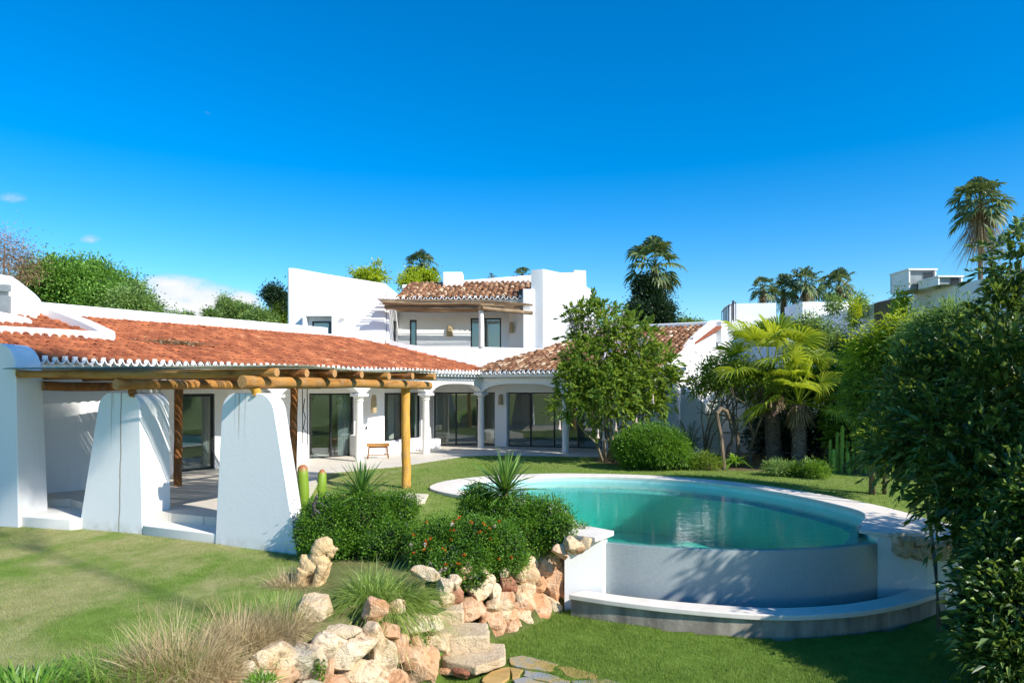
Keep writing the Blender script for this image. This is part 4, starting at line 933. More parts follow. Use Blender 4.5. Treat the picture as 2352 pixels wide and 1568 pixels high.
# rafters, square to the beams, their ends over the front beam
for i, dd in enumerate((12.35, 13.1, 13.85, 14.65, 15.6, 16.5, 17.45)):
    xe = -4.72+0.443*(dd-11.95); L = 6.6 if i else 6.1
    e = np.array([xe+0.32, dd-0.1]); s_ = e+unit(np.array([-5.9, 1.75]))*L
    if s_[0] < -10.3: s_ = e+(s_-e)*((-10.3-e[0])/(s_[0]-e[0]))
    lim = E0  # stop short of the tiled eave
    f = 1.0
    for q in np.linspace(1, 0.2, 40):
        p = e+(s_-e)*q
        if (p-A0)@np.array([-u1[1], u1[0]]) < -0.12: f = q; break
    p = e+(s_-e)*f
    logp((*e, 2.775), (*p, 2.76), 0.083, 'rafter', 'log' if i in (0, 4, 6) else 'log_red', r2=0.075)
# cane mat: thin canes with gaps that let light through
g = G(); q0 = np.array([-4.35, 12.05]); ex = unit(np.array([-5.9, 1.75])); ncane = 185
for i in range(ncane):
    t = i/ncane; base = q0+np.array([2.45, 5.6])*t*1.0+rng.normal(size=2)*0.004
    if random.random() < 0.05: continue
    Lc = 6.2
    for qq in np.linspace(1, 0.1, 50):
        p = base+ex*Lc*qq
        if (p-A0)@np.array([-u1[1], u1[0]]) < 0.2 and p[0] > -10.6: break
    z = 2.875+random.uniform(-.006, .012); cuts = [0, 1] if random.random() < 0.35 else [0, random.uniform(.3, .5), random.uniform(.5, .62), 1]
    for a_, b_ in zip(cuts[::2], cuts[1::2]):
        A = base+(p-base)*a_; B = base+(p-base)*b_; st = unit(B-A); sd = np.array([-st[1], st[0]])*random.uniform(.0145, .0185)
        sag = 0.03*math.sin(t*9)
        g.add([(*(A-sd), z+sag), (*(A+sd), z+sag), (*(B+sd), z+sag), (*(B-sd), z+sag), (*A, z+sag+.016), (*B, z+sag+.016)], [(0, 1, 4), (1, 2, 5, 4), (2, 3, 5), (3, 0, 4, 5), (3, 2, 1, 0)])
g.mk('cane_mat', M['cane'], perg)
# balcony pergola
p2 = thing('pergola', 'weathered pole pergola shading the upper balcony', 'pergola', (-2, 30, 4.2))
for i, (ya, yb) in enumerate(((28.2, 28.35), (28.65, 28.75), (29.1, 29.15), (29.55, 29.6), (30.0, 30.0), (30.45, 30.4), (30.9, 30.8))):
    xr = [-1.25, -0.75, -0.35, 0.05, 0.35, 0.55, 0.6][i]
    logp((-5.35-0.05*i, ya, 6.05-0.0*i), (xr, yb, 5.96), 0.085, 'rafter', 'log_old', p2, n=10)
logp((-1.25, 28.35, 5.80), (0.85, 29.7, 5.74), 0.09, 'beam', 'log_old', p2); logp((-5.3, 28.5, 5.86), (-1.1, 28.4, 5.80), 0.085, 'beam', 'log_old', p2)
g = G(); g.tube([(-1.28, 28.62, 4.2), (-1.28, 28.62, 5.0), (-1.30, 28.55, 5.76)], [0.115, 0.11, 0.105], 14); g.mk('post', M['plaster_warm'], p2)
g = G()
for i in range(62):
    y = 28.0+i*0.052; 
    if random.random() < 0.38: continue
    x1 = -1.05+min(1.9, (y-28.1)*1.3); z = 6.13+0.02*math.sin(i); g.tube([(-5.55, y, z+0.02), (-3.2, y, z-.01+random.uniform(-.01, .01)), (x1+random.uniform(-.05, .1), y+0.02, z-0.02)], 0.013, 5, cap=False)
g.mk('cane_mat', M['log_old'], p2)
# curtains
def curtain(a, b, z0, z1, label):
    a = np.array(a, float); b = np.array(b, float); n = 40; V = []
    L = np.linalg.norm(b-a); u = (b-a)/L; nn = np.array([-u[1], u[0]])
    for i in range(n+1):
        t = i/n; p = a+(b-a)*t+nn*0.035*math.sin(i*1.15); V += [(*p, z0), (*p, z1)]
    mk('curtain', V, np.array([(2*i, 2*i+2, 2*i+3, 2*i+1) for i in range(n)]), M['curtain'], smooth=True, label=label, cat='curtain', group='curtains behind the glass doors')
curtain((-9.45, 20.9), (-9.2, 21.2), 0.03, 2.25, 'pale blue curtain drawn aside behind the glass door under the pergola')
curtain((-6.35, 24.9), (-5.9, 25.35), 0.03, 2.25, 'pale curtain at the right end of the wide sliding door beside the column')

# ================================================================ SMALL THINGS BY THE HOUSE
# bench
bn = thing('bench', 'small wooden bench with splayed legs on the patio between two columns', 'bench', (-4.75, 24.2, 0))
bu = unit(np.array([1.0, 0.25])); bv = np.array([-bu[1], bu[0]]); bc = np.array([-4.72, 24.05])
g = G(); g.box((*bc, 0.49), (0.78, 0.36, 0.09), bu); g.mk('seat', M['log'], bn, bevel=0.01)
g = G(); g.box((*(bc-bv*0.12), 0.43), (0.62, 0.03, 0.08), bu); g.box((*(bc+bv*0.12), 0.43), (0.62, 0.03, 0.08), bu); g.box((*bc, 0.14), (0.62, 0.03, 0.03), bu); g.mk('frame', M['log_red'], bn)
for sx in (-1, 1):
    for sy in (-1, 1):
        g = G(); t_ = bc+bu*0.30*sx+bv*0.12*sy; f_ = bc+bu*0.36*sx+bv*0.15*sy; g.tube([(*f_, 0.0), (*t_, 0.47)], 0.02, 6); g.mk('leg', M['log_red'], bn)
# cactus
ca = thing('cactus', 'green upright cactus with a bent arm and reddish tips beside the leaning wall', 'cactus', (-4.0, 13.6, -0.2))
cx, cy = -4.18, 13.7
g = G(); g.tube([(cx, cy, -0.15), (cx, cy, 0.4), (cx-.02, cy, 0.75), (cx-.02, cy, 0.9), (cx-.02, cy, 0.95)], [0.10, 0.11, 0.11, 0.095, 0.04], 12); g.mk('stem', M['cactus_paint'], ca, smooth=True)
g = G(); g.tube([(cx+0.02, cy, 0.22), (cx+0.2, cy, 0.20), (cx+0.33, cy, 0.26), (cx+0.37, cy, 0.45), (cx+0.37, cy, 0.78), (cx+0.37, cy, 0.86)], [0.07, 0.08, 0.09, 0.095, 0.085, 0.03], 12); g.mk('arm', M['cactus_paint'], ca, smooth=True)
g = G(); g.prism([(-4.3, 13.9), (-3.6, 13.7), (-3.2, 14.2), (-3.6, 15.0), (-4.4, 15.0)], -0.3, -0.05); g.mk('gravel_bed', M['dark'], label='dark gravel patch on the lawn behind the cactus', cat='gravel bed', kind='structure')
g = G(); g.prism([(-2.75, 15.6), (-2.35, 15.1), (-1.95, 15.25), (-1.95, 15.95), (-2.5, 16.1)], -0.2, 0.02); g.mk('paving_slab', M['paver'], bevel=0.01, label='pale paving slab lying in the lawn near the honey coloured post', cat='paving slab')
g = G(); g.prism([(-3.55, 12.3), (-3.1, 12.2), (-3.05, 12.5), (-3.5, 12.55)], -0.4, 0.46); g.mk('rock', M['slab'], bevel=0.03, label='flat white stone on top of the clipped bush by the cactus', cat='rock')
# little bronze figure on a rod
g = G(); fx, fy = -3.22, 11.25
g.tube([(fx, fy, -0.3), (fx, fy, 0.42)], 0.008, 6); g.tube([(fx-.02, fy, 0.42), (fx-0.05, fy, 0.55), (fx-0.02, fy, 0.66)], [0.02, 0.03, 0.018], 8)
g.tube([(fx-0.02, fy, 0.66), (fx, fy, 0.70), (fx+0.01, fy, 0.735)], [0.02, 0.028, 0.012], 8); g.tube([(fx-0.03, fy, 0.62), (fx+0.08, fy, 0.60), (fx+0.13, fy, 0.54)], [0.012, 0.01, 0.006], 6)
g.tube([(fx-0.03, fy, 0.62), (fx-0.11, fy, 0.58), (fx-0.12, fy, 0.66)], [0.012, 0.01, 0.006], 6); g.tube([(fx-0.04, fy, 0.5), (fx+0.06, fy, 0.43), (fx+0.02, fy, 0.34)], [0.02, 0.015, 0.008], 6); g.tube([(fx-0.05, fy, 0.5), (fx-0.08, fy, 0.40), (fx-0.03, fy, 0.32)], [0.02, 0.015, 0.008], 6)
g.mk('garden_figure', M['figure'], label='little dark metal dancing figure in front of the leaning wall', cat='figurine')
# hanging chime
g = G(); hx, hy = -5.75+0.1, 18.4
for dx, zb_ in ((0, 1.0), (0.13, 0.95)): g.tube([(hx+dx, hy, 2.5), (hx+dx+0.01, hy, zb_)], 0.012, 5)
g.tube([(hx+0.06, hy, 2.2), (hx+0.02, hy, 1.9), (hx+.08, hy, 1.7), (hx+.03, hy, 1.4), (hx+.1, hy, 1.3)], 0.012, 5)
g.mk('wind_chime', M['iron'], label='thin black wind chime hanging from the pergola by the wide glass door', cat='wind chime')

# ================================================================ ROCKS
bm = bmesh.new(); bmesh.ops.create_icosphere(bm, subdivisions=4, radius=1.0); ICO_V = np.array([v.co[:] for v in bm.verts]); ICO_F = np.array([[v.index for v in f.verts] for f in bm.faces]); bm.free()
def rock(name, c, size, mat, parent=None, rough=0.13, cuts=15, flat=None, boxy=None, **kw):
    V = ICO_V.copy(); pw = rng.uniform(0.55, 0.95) if boxy is None else boxy; V = np.sign(V)*np.abs(V)**pw; V = V/np.abs(V).max(); ra = rng.normal()*0.25; ca, sa = math.cos(ra), math.sin(ra); V = np.stack([V[:, 0]*ca-V[:, 2]*sa, V[:, 1], V[:, 0]*sa+V[:, 2]*ca], 1)
    for _ in range(cuts):
        nn = rdir(1)[0]; o = rng.uniform(0.5, 0.92); dd = V@nn; V = V-np.maximum(dd-o, 0)[:, None]*nn*0.92
    if flat: V[:, 2] = np.clip(V[:, 2], -flat, flat)
    V = V*(0.5/np.array([np.ptp(V[:, k])/2 for k in range(3)]))
    sd = rng.random(3)*50; S = np.array(size, float)
    W_ = V*S
    nv = unit(V/np.array([1, 1, 1])); mean = S.mean()
    h = vnoise(W_*5.5/1+sd)*0.5+vnoise(W_*13+sd)*0.28+vnoise(W_*30+sd)*0.13-np.abs(vnoise(W_*9+sd+9))*0.35
    W_ = W_+nv*(h*rough*mean)[:, None]
    o_ = mk(name, W_+np.array(c), ICO_F, mat, parent, smooth=True, **kw); o_.data.set_sharp_from_angle(angle=R(24)); return o_
bx_ = np.array([400, 476, 560, 700, 850, 950, 1010, 1060, 1160, 1240, 1300, 1365]); bd_ = np.array([5.9, 6.3, 6.7, 7.15, 7.7, 8.3, 8.9, 9.7, 10.3, 11.0, 11.55, 12.0])
def wall_depth(x, y):
    db = np.interp(x, bx_, bd_); d = db
    for _ in range(3): z = EYE-(y-HY)*d/F; d = db+0.42*(z+1.2)
    return d
def stone(x, y, w_, h, mat, parent, nm='boulder', dep=None, dd=0.0, **kw):
    d = wall_depth(x, y) if dep is None else dep; d += dd
    sx = w_*d/F*1.42; sz = h*d/F*1.38; sy = max(0.22, (sx+sz)*0.45); c = at(x, y, d+sy*0.38)
    return rock(nm, c, (sx, sy, sz), M[mat], parent, **kw)
T = lambda cx, cy, w_, h: (574.2+cx*.293, 1108.8+cy*.293, w_*.293, h*.293)
wr = thing('rock_wall', 'rough boulder retaining wall curving from the pool end down to the steps', 'retaining wall', (0.3, 11, -1.2))
for cx_, cy_, w_, h_, m_ in ((1525, 830, 105, 125, 'rock'), (1620, 860, 100, 160, 'rock_r'), (1530, 925, 95, 90, 'rock'), (1600, 785, 95, 80, 'rock'), (1680, 700, 95, 95, 'rock_o'), (1385, 705, 170, 80, 'rock'), (1785, 835, 180, 175, 'rock'), (1710, 980, 280, 170, 'rock_o'), (1872, 800, 85, 120, 'rock'), (1920, 870, 80, 130, 'rock'), (2018, 805, 115, 130, 'rock_r'), (2005, 893, 130, 80, 'rock_o'), (2082, 680, 90, 150, 'rock'), (2170, 720, 125, 130, 'rock'), (1985, 700, 70, 70, 'rock'), (2205, 650, 70, 60, 'rock'), (2280, 675, 105, 120, 'rock_o'), (2140, 860, 150, 150, 'rock'), (2185, 975, 230, 230, 'rock_o'), (2245, 800, 125, 105, 'rock_o'), (1890, 990, 120, 150, 'rock'), (1900, 1120, 160, 190, 'rock_o'), (1962, 1060, 115, 130, 'rock'), (2045, 1045, 100, 100, 'rock_o'), (1990, 975, 120, 130, 'rock'), (1820, 700, 90, 60, 'rock'), (1800, 1180, 130, 110, 'rock')):
    stone(*T(cx_, cy_, w_, h_), m_, wr)
for x, y, w_, h, m_ in ((1272, 1336, 74, 128, 'rock_o'), (1243, 1302, 34, 36, 'rock_o'), (1263, 1281, 34, 24, 'rock'), (1216, 1300, 30, 34, 'rock'), (1226, 1345, 36, 44, 'rock_o'), (1200, 1422, 56, 46, 'rock'), (1165, 1444, 50, 40, 'rock_o'), (1232, 1408, 44, 40, 'rock_o'), (1140, 1466, 40, 34, 'rock'), (1262, 1392, 40, 30, 'rock'), (1196, 1318, 26, 26, 'rock')): stone(x, y, w_, h, m_, wr)
for x, y, w_, h, m_ in ((1318, 1254, 40, 32, 'rock'), (1346, 1248, 26, 28, 'rock'), (1290, 1266, 30, 28, 'rock_o'), (1332, 1262, 26, 18, 'rock_o')): stone(x, y, w_, h, m_, wr, dep=10.95)
wl = thing('rock_wall', 'low stretch of cream and pink boulders in the foreground below the dry grass', 'retaining wall', (-2, 7.2, -1.2))
for cx_, cy_, w_, h_, m_ in ((735, 1165, 210, 85, 'rock'), (950, 1182, 145, 130, 'rock'), (1080, 1170, 150, 110, 'rock_o'), (1300, 1105, 330, 130, 'rock'), (785, 1315, 270, 230, 'rock'), (1020, 1370, 230, 290, 'rock'), (1170, 1270, 130, 170, 'rock_o'), (1425, 1255, 210, 180, 'rock'), (1270, 1400, 270, 310, 'rock_o'), (1450, 1440, 120, 150, 'rock'), (590, 1300, 160, 160, 'rock'), (450, 1290, 90, 60, 'rock'), (455, 1440, 260, 240, 'rock'), (200, 1365, 310, 180, 'rock'), (262, 1505, 180, 140, 'rock_o'), (130, 1535, 140, 110, 'rock'), (820, 1495, 290, 170, 'rock'), (1120, 1545, 190, 120, 'rock_o'), (10, 1450, 90, 110, 'rock'), (620, 1190, 110, 60, 'rock'), (610, 1480, 90, 150, 'rock_o'), (-30, 1535, 200, 90, 'rock'), (-120, 1570, 160, 80, 'rock'), (-210, 1590, 120, 70, 'rock_o'), (1350, 1220, 130, 110, 'rock_o'), (700, 1220, 160, 90, 'rock'), (1340, 1560, 150, 110, 'rock'), (950, 1590, 180, 120, 'rock'), (680, 1590, 180, 120, 'rock_o'), (430, 1590, 200, 100, 'rock')):
    stone(*T(cx_, cy_, w_, h_), m_, wl)
# steps
def slab(poly, z0, z1, label, mat='slab', nm='stone_step', cat='stone step', grp='slabs of the stone steps', bev=0.03):
    P = []
    for a, b in zip(poly, poly[1:]+poly[:1]):
        a = np.array(a); b = np.array(b); m = max(2, int(np.linalg.norm(b-a)/0.09))
        for q in range(m): P.append(tuple(a+(b-a)*q/m+rng.normal(size=2)*0.012))
    g = G(); g.prism(P, z0, z1); return g.mk(nm, M[mat], label=label, cat=cat, group=grp, bevel=bev)
def sl_(pts, z): return [tuple(gr(x, y, z)[:2]) for x, y in pts]
slab(sl_([(975, 1398), (1005, 1404), (1066, 1402), (1062, 1380), (985, 1376)], -.62), -1.25, -0.62, 'small shaded slab at the very top of the stone steps beside the long grass')
slab(sl_([(985, 1452), (1030, 1464), (1126, 1458), (1120, 1430), (1000, 1424)], -.8), -1.25, -0.8, 'middle pale slab of the stone steps between the boulders')
slab(sl_([(1018, 1512), (1090, 1530), (1163, 1508), (1160, 1476), (1120, 1474), (1080, 1494), (1012, 1496)], -1.0), -1.12, -1.0, 'broad lowest step slab with a pale worn top next to the lower lawn')
stone(1062, 1532, 74, 26, 'rock_o', None, 'rock', 8.75, label='brown rock wedged under the broad lowest step slab', cat='rock')
stone(1110, 1528, 60, 30, 'slab', None, 'rock', 8.95, label='pale rock under the right end of the broad lowest step slab', cat='rock')
stone(1066, 1546, 40, 18, 'rock_r', None, 'rock', 8.6, label='small dark red rock in the grass at the foot of the steps', cat='rock')
# flagstones
fl = [([(1170, 1508), (1200, 1504), (1276, 1524), (1272, 1536), (1262, 1541), (1172, 1526)], 'flag_g', 'grey flagstone with ochre rim, nearest the steps'),
      ([(1112, 1556), (1128, 1538), (1168, 1529), (1170, 1556), (1150, 1570), (1110, 1568)], 'flag_y', 'ochre flagstone touching the lowest step'),
      ([(1172, 1530), (1202, 1536), (1196, 1552), (1176, 1556)], 'flag_y', 'small four sided ochre flagstone in the middle of the path'),
      ([(1206, 1537), (1262, 1546), (1310, 1562), (1300, 1574), (1200, 1550)], 'flag_g', 'long narrow grey flagstone along the middle of the path'),
      ([(1180, 1560), (1200, 1553), (1296, 1576), (1290, 1600), (1176, 1600)], 'flag_g', 'blue grey flagstone cut by the lower edge of the view'),
      ([(1280, 1532), (1300, 1528), (1372, 1548), (1368, 1558), (1310, 1556)], 'flag_y', 'ochre flagstone at the right side of the path against the lawn'),
      ([(1316, 1562), (1380, 1556), (1444, 1570), (1440, 1590), (1320, 1590)], 'flag_g', 'grey flagstone at the right end of the path')]
for P_, m_, lb in fl:
    o = slab([tuple(gr(x, y, -1.165)[:2]) for x, y in P_], -1.23, -1.165, lb, m_, 'flagstone', 'flagstone', 'flagstones of the path below the steps', 0.008)
# free rocks in the bed
rock('rock', at(703, 1412, 8.35)+np.array([0, .12, 0]), (0.50, 0.36, 0.46), M['rock'], label='squarish cream block of rock standing in the bed left of the long grass', cat='rock', cuts=5, boxy=0.35)
rock('rock', at(862, 1404, 8.3)+np.array([0, .1, 0]), (0.36, 0.3, 0.34), M['rock_o'], label='pale pink and orange rock leaning in front of the long grass clump', cat='rock')
rock('rock', at(905, 1400, 8.6)+np.array([0, .15, 0]), (0.26, 0.26, 0.22), M['rock'], label='small cream rock half hidden under the long grass, beside the pink and orange one', cat='rock')
# dark rocks on the far right end wall of the pool
wd = thing('rock_ledge', 'short ledge of dark shaded rocks on top of the right end wall of the pool', 'rock ledge', (6.9, 11.45, -0.1))
for x, y, w_, h in ((2064, 1258, 34, 34), (2062, 1240, 16, 22), (2095, 1266, 42, 26), (2088, 1244, 28, 20), (2122, 1264, 40, 30), (2118, 1246, 30, 18), (2150, 1262, 34, 34), (2180, 1262, 34, 34)):
    stone(x, y, w_, h, 'rock', wd, 'boulder', 11.25)
# ================================================================ STATUE
sx0, sy0 = at(727, 1300, 9.9)[:2]; K = 0.00185
def sp(cx_, cy_): return ((cx_-520)*K, (1010-cy_)*K)
st = G()
def blob(cx_, cy_, r, y=0, ry=None, rz=None):
    x, z = sp(cx_, cy_); m = 12
    prof = []
    V = []; Fc = []
    for i in range(m+1):
        ph = math.pi*i/m
        for j in range(16): th = 2*math.pi*j/16; V.append((sx0+x+r*K*math.sin(ph)*math.cos(th), sy0+y+(ry or r)*K*math.sin(ph)*math.sin(th), -0.36+z+(rz or r)*K*math.cos(ph)))
    for i in range(m):
        for j in range(16): Fc.append((i*16+j, i*16+(j+1) % 16, (i+1)*16+(j+1) % 16, (i+1)*16+j))
    st.add(V, Fc)
def limb(pts, rs, y=0.0):
    P = []
    for q in pts: x, z = sp(q[0], q[1]); P.append((sx0+x, sy0+y+(q[2] if len(q) > 2 else 0), -0.36+z))
    st.tube(P, [r*K for r in rs], 12)
blob(565, 705, 72, 0, 62, 70); blob(535, 740, 60, 0, 62, 70); blob(590, 690, 60, 0, 50); blob(620, 725, 46, 0, 36, 40); limb([(610, 735), (672, 742)], [38, 24]); blob(672, 728, 20, 0, 24, 16); limb([(610, 770), (655, 785)], [28, 18])
blob(530, 790, 66, 0, 62, 74); blob(575, 830, 52, 0, 60, 55); blob(470, 860, 76, 0, 68, 72); blob(430, 830, 45, 0, 50, 50)
limb([(575, 850), (560, 900), (540, 950), (520, 1010)], [42, 36, 32, 28], -0.07); limb([(600, 840), (592, 890), (585, 930), (560, 1000)], [36, 30, 26, 22], 0.07)
limb([(430, 880), (410, 930), (405, 970), (395, 1020)], [52, 42, 34, 30], -0.07); limb([(455, 890), (450, 940), (450, 1020)], [48, 40, 30], 0.07); blob(530, 1010, 40, 0, 60, 22); blob(430, 1015, 52, 0, 60, 22)
limb([(405, 880, 0), (396, 820, 0), (410, 780, 0), (445, 785, 0), (478, 815, 0)], [15, 16, 17, 16, 14])
so_ = st.mk('lion_statue', M['statue'], label='weathered sandstone statue of a seated lion with open muzzle and arched tail', cat='statue')
rm = so_.modifiers.new('remesh', 'REMESH'); rm.mode = 'VOXEL'; rm.voxel_size = 0.011; rm.use_smooth_shade = True
sm_ = so_.modifiers.new('smooth', 'SMOOTH'); sm_.factor = 0.5; sm_.iterations = 3
tx_ = bpy.data.textures.new('grain', 'CLOUDS'); tx_.noise_scale = 0.05; dm = so_.modifiers.new('worn', 'DISPLACE'); dm.texture = tx_; dm.strength = 0.018; dm.mid_level = 0.5

# ================================================================ PLANTS
def plant(name, label, cat, loc, parts, group=None):
    t = thing(name, label, cat, loc, group)
    for nm, (V, Fc), mat in parts: mk(nm, V, Fc, mat, t)
    return t
def stems(t, base, tips, r0, r1, mat='bark', nm='trunk', n=7, **kw):
    g = G(); tree_limbs(g, base, tips, r0, r1, n, **kw); o = g.mk(nm, M[mat], t); o.data.polygons.foreach_set('use_smooth', np.ones(len(o.data.polygons), bool)); return o
def bx3(x, y, d, rx, ry=None, dy=None):
    """ellipsoid seen at (x,y) with half sizes in survey pixels, brought to distance d"""
    c = at(x, y, d); s = d/F; ry = ry or rx; return (*c, rx*s, (dy if dy else rx*s*0.9), ry*s)
# clipped bushes in the middle bed
def bush(name, label, blobs, n, L, W, mat, base, cl=None, cr=0.06, extra=(), group=None, shell=0.72, **kw):
    t = thing(name, label, 'shrub', base, group)
    V, Fc = cloud(blobs, n, L, W, cl, cr, shell, rough=0.12, **kw); mk('foliage', V, Fc, LEAF[mat], t)
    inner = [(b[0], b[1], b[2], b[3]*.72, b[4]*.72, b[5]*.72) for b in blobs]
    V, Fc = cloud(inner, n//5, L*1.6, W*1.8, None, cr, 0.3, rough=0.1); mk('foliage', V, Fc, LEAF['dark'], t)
    g = G(); b0 = np.array(base, float)
    for b in blobs[:8]: g.tube([b0+rng.normal(size=3)*(.05, .05, 0), (b0+np.array(b[:3]))/2, b[:3]], [0.03, 0.02, 0.012], 5)
    g.mk('stem', M['bark'], t)
    for nm, m_, k, L2 in extra:
        for _ in range(k):
            b = blobs[rng.integers(len(blobs))]; dv = unit(np.array([rng.normal()*.7, -abs(rng.normal()), abs(rng.normal())*.8+.1])); c_ = np.array(b[:3])+dv*np.array(b[3:])*1.04
            P_ = c_+rng.normal(size=(16, 3))*.010; V, Fc = leaves(P_, unit(rng.normal(size=(16, 3))+dv), L2, L2*.8); mk(nm, V, Fc, LEAF[m_], t)
    return t
bush('clipped_shrub', 'dense clipped green bush in front of the honey coloured pergola post', [bx3(750, 1195, 11.6, 62, 55), bx3(830, 1195, 11.8, 80, 66), bx3(905, 1185, 12.0, 52, 56), bx3(760, 1240, 11.4, 66, 36), bx3(880, 1235, 11.5, 66, 42), bx3(715, 1228, 11.3, 34, 42), bx3(930, 1165, 12.0, 28, 34)], 34000, 0.042, 0.024, 'box', (-2.6, 11.7, -0.36), 2600, 0.05)
bush('clipped_shrub', 'rounded green bush under the right hand spiky yucca against the pool end', [bx3(1100, 1150, 12.3, 44, 36), bx3(1180, 1190, 12.2, 84, 56), bx3(1255, 1205, 12.0, 62, 62), bx3(1210, 1240, 11.7, 70, 44), bx3(1288, 1222, 11.4, 30, 38), bx3(1090, 1185, 12.1, 38, 46)], 34000, 0.042, 0.024, 'box', (0.2, 12.0, -0.36), 2600, 0.05)
bush('flowering_shrub', 'green shrub dotted with small orange flowers above the boulder wall', [bx3(1010, 1240, 11.0, 62, 50), bx3(1085, 1240, 10.9, 70, 54), bx3(1150, 1250, 10.9, 52, 52), bx3(1060, 1285, 10.6, 80, 34), bx3(975, 1270, 10.8, 40, 34), bx3(1160, 1285, 10.8, 50, 30)], 32000, 0.038, 0.020, 'box', (-0.8, 10.8, -0.38), 2600, 0.05, extra=(('flower', 'orange', 30, 0.026), ('flower', 'pink', 6, 0.035)))
bush('flowering_shrub', 'low spray of leaves with pale pink flowers at the edge of the boulder wall', [bx3(1030, 1320, 10.2, 34, 22), bx3(1060, 1310, 10.3, 26, 26), bx3(1090, 1330, 10.3, 20, 18)], 2600, 0.05, 0.026, 'bright', (-0.9, 10.2, -0.4), 300, 0.04, extra=(('flower', 'pink', 14, 0.035),))
bush('ground_cover', 'low silvery green cushion plant among the boulders beside the pool end', [bx3(1215, 1268, 11.5, 30, 13), bx3(1330, 1222, 11.9, 20, 18), bx3(1345, 1232, 11.8, 14, 14)], 2600, 0.035, 0.018, 'pinelight', (0.3, 11.5, -0.4), 300, 0.04)
# spiky plants
def spiky(label, c, n, L, W, mat, elev=(10, 85), droop=0.12, group=None, name='yucca'):
    t = thing(name, label, 'yucca', c, group); a = rng.random(n)*2*math.pi; e = np.radians(rng.uniform(elev[0], elev[1], n))
    D = np.stack([np.cos(a)*np.cos(e), np.sin(a)*np.cos(e), np.sin(e)], 1); P = np.array(c)+D*0.03+np.stack([0*a, 0*a, rng.random(n)*0.12], 1)
    V, Fc = straps(P, D, L*(0.75+0.35*rng.random(n)), W, droop, 5); mk('leaves', V, Fc, LEAF[mat], t)
    g = G(); g.tube([np.array(c)-np.array([0, 0, 0.55]), np.array(c)+np.array([0, 0, 0.1])], [0.06, 0.05], 8); g.mk('stem', M['bark'], t); return t
spiky('spiky yucca rising out of the clipped bush by the cactus', tuple(at(829, 1150, 11.9)), 110, 0.82, 0.045, 'yucca', (8, 85), 0.2)
spiky('larger spiky yucca with fanned leaves in front of the pool', tuple(at(1160, 1138, 12.3)), 150, 0.95, 0.048, 'yucca', (5, 85), 0.22)
# long arching grass
def clump(name, label, c, n, L, W, mat, rad, elev, droop, curl=0.0, bias=(0, 0, 0), seg=6, sc=(1, 1)):
    a = rng.random(n)*2*math.pi; e = np.radians(rng.uniform(elev[0], elev[1], n)); r = rad*np.sqrt(rng.random(n))
    D = unit(np.stack([np.cos(a)*np.cos(e), np.sin(a)*np.cos(e), np.sin(e)], 1)+np.array(bias)+rng.normal(size=(n, 3))*0.08)
    P = np.stack([c[0]+np.cos(a)*r*sc[0], c[1]+np.sin(a)*r*sc[1], np.full(n, c[2])], 1); P[:, 2] = np.maximum(gz(P[:, 0], P[:, 1])-.02, c[2]-.1)
    V, Fc = straps(P, D, L*(0.45+0.6*rng.random(n)), W*(0.6+0.8*rng.random(n)), droop*(0.6+0.8*rng.random(n)), seg, curl)
    return V, Fc
V1 = clump('g', '', (*gr(880, 1385, -.36)[:2], -.36), 2100, 1.05, 0.012, 'grassy', 0.30, (20, 80), 0.62, 0.05, (0.22, 0, 0), sc=(1.2, 0.7))
V2 = clump('g', '', (*gr(850, 1385, -.36)[:2], -.36), 900, 0.95, 0.012, 'grassy', 0.25, (10, 75), 0.9, 0.05, (-0.2, -0.1, 0))
plant('ornamental_grass', 'big clump of long arching green grass beside the lion statue', 'ornamental grass', (-1.8, 8.9, -.36), [('blades', join([V1, V2]), LEAF['grassy']), ('blades', clump('g', '', (*gr(870, 1390, -.36)[:2], -.36), 350, 0.8, 0.010, 'straw', 0.3, (10, 60), 0.8, 0.1), LEAF['straw'])])
def straw(label, c, n, L, rad, sc=(1, 1)):
    A = clump('s', '', c, n, L*0.62, 0.0065, 'straw', rad, (5, 80), 0.5, 0.36, sc=sc); B = clump('s', '', c, n//14, L*1.15, 0.0065, 'straw', rad*.7, (48, 85), 0.18, 0.06, (0.12, 0, 0), sc=sc)
    plant('dry_grass', label, 'dry grass', c, [('blades', join([A, B]), LEAF['straw'])], 'tufts of dry straw coloured grass')
straw('wide tuft of dry straw coloured grass at the lower left, in front of the lawn', (*gr(415, 1535, -.36)[:2], -.36), 5200, 0.74, 0.40, (1.3, 0.7))
straw('second dry grass tuft, to the right against the boulders', (*gr(560, 1474, -.36)[:2], -.36), 4000, 0.66, 0.33, (1.2, .7))
straw('thin dry grass beside the squarish cream rock', (*gr(650, 1452, -.36)[:2], -.36), 1500, 0.6, 0.28)
straw('dark matted dry grass at the foot of the lion statue', (*gr(668, 1345, -.36)[:2], -.36), 1800, 0.38, 0.26, (1.2, .8))
plant('green_grass_tuft', 'loose green grass growing up around the dry tufts', 'grass tuft', (-2.9, 7, -.36), [('blades', join([clump('g', '', (*gr(330, 1545, -.36)[:2], -.36), 1600, 0.5, 0.006, 'g', 0.5, (30, 85), 0.3, 0.15), clump('g', '', (*gr(650, 1420, -.36)[:2], -.36), 1500, 0.42, 0.006, 'g', 0.4, (35, 85), 0.3, 0.15)]), LEAF['grassy'])])
def lily(label, c, n, L, W, rad, mat='bright', sc=(1, 1)):
    plant('leafy_plant', label, 'leafy plant', c, [('leaves', clump('l', '', c, n, L, W, mat, rad, (15, 80), 0.35, 0.12, sc=sc, seg=4), LEAF[mat])])
lily('bright green strappy plant at the bottom left corner', (*gr(70, 1580, -.36)[:2], -.36), 900, 0.34, 0.026, 0.55, sc=(1.3, .6))
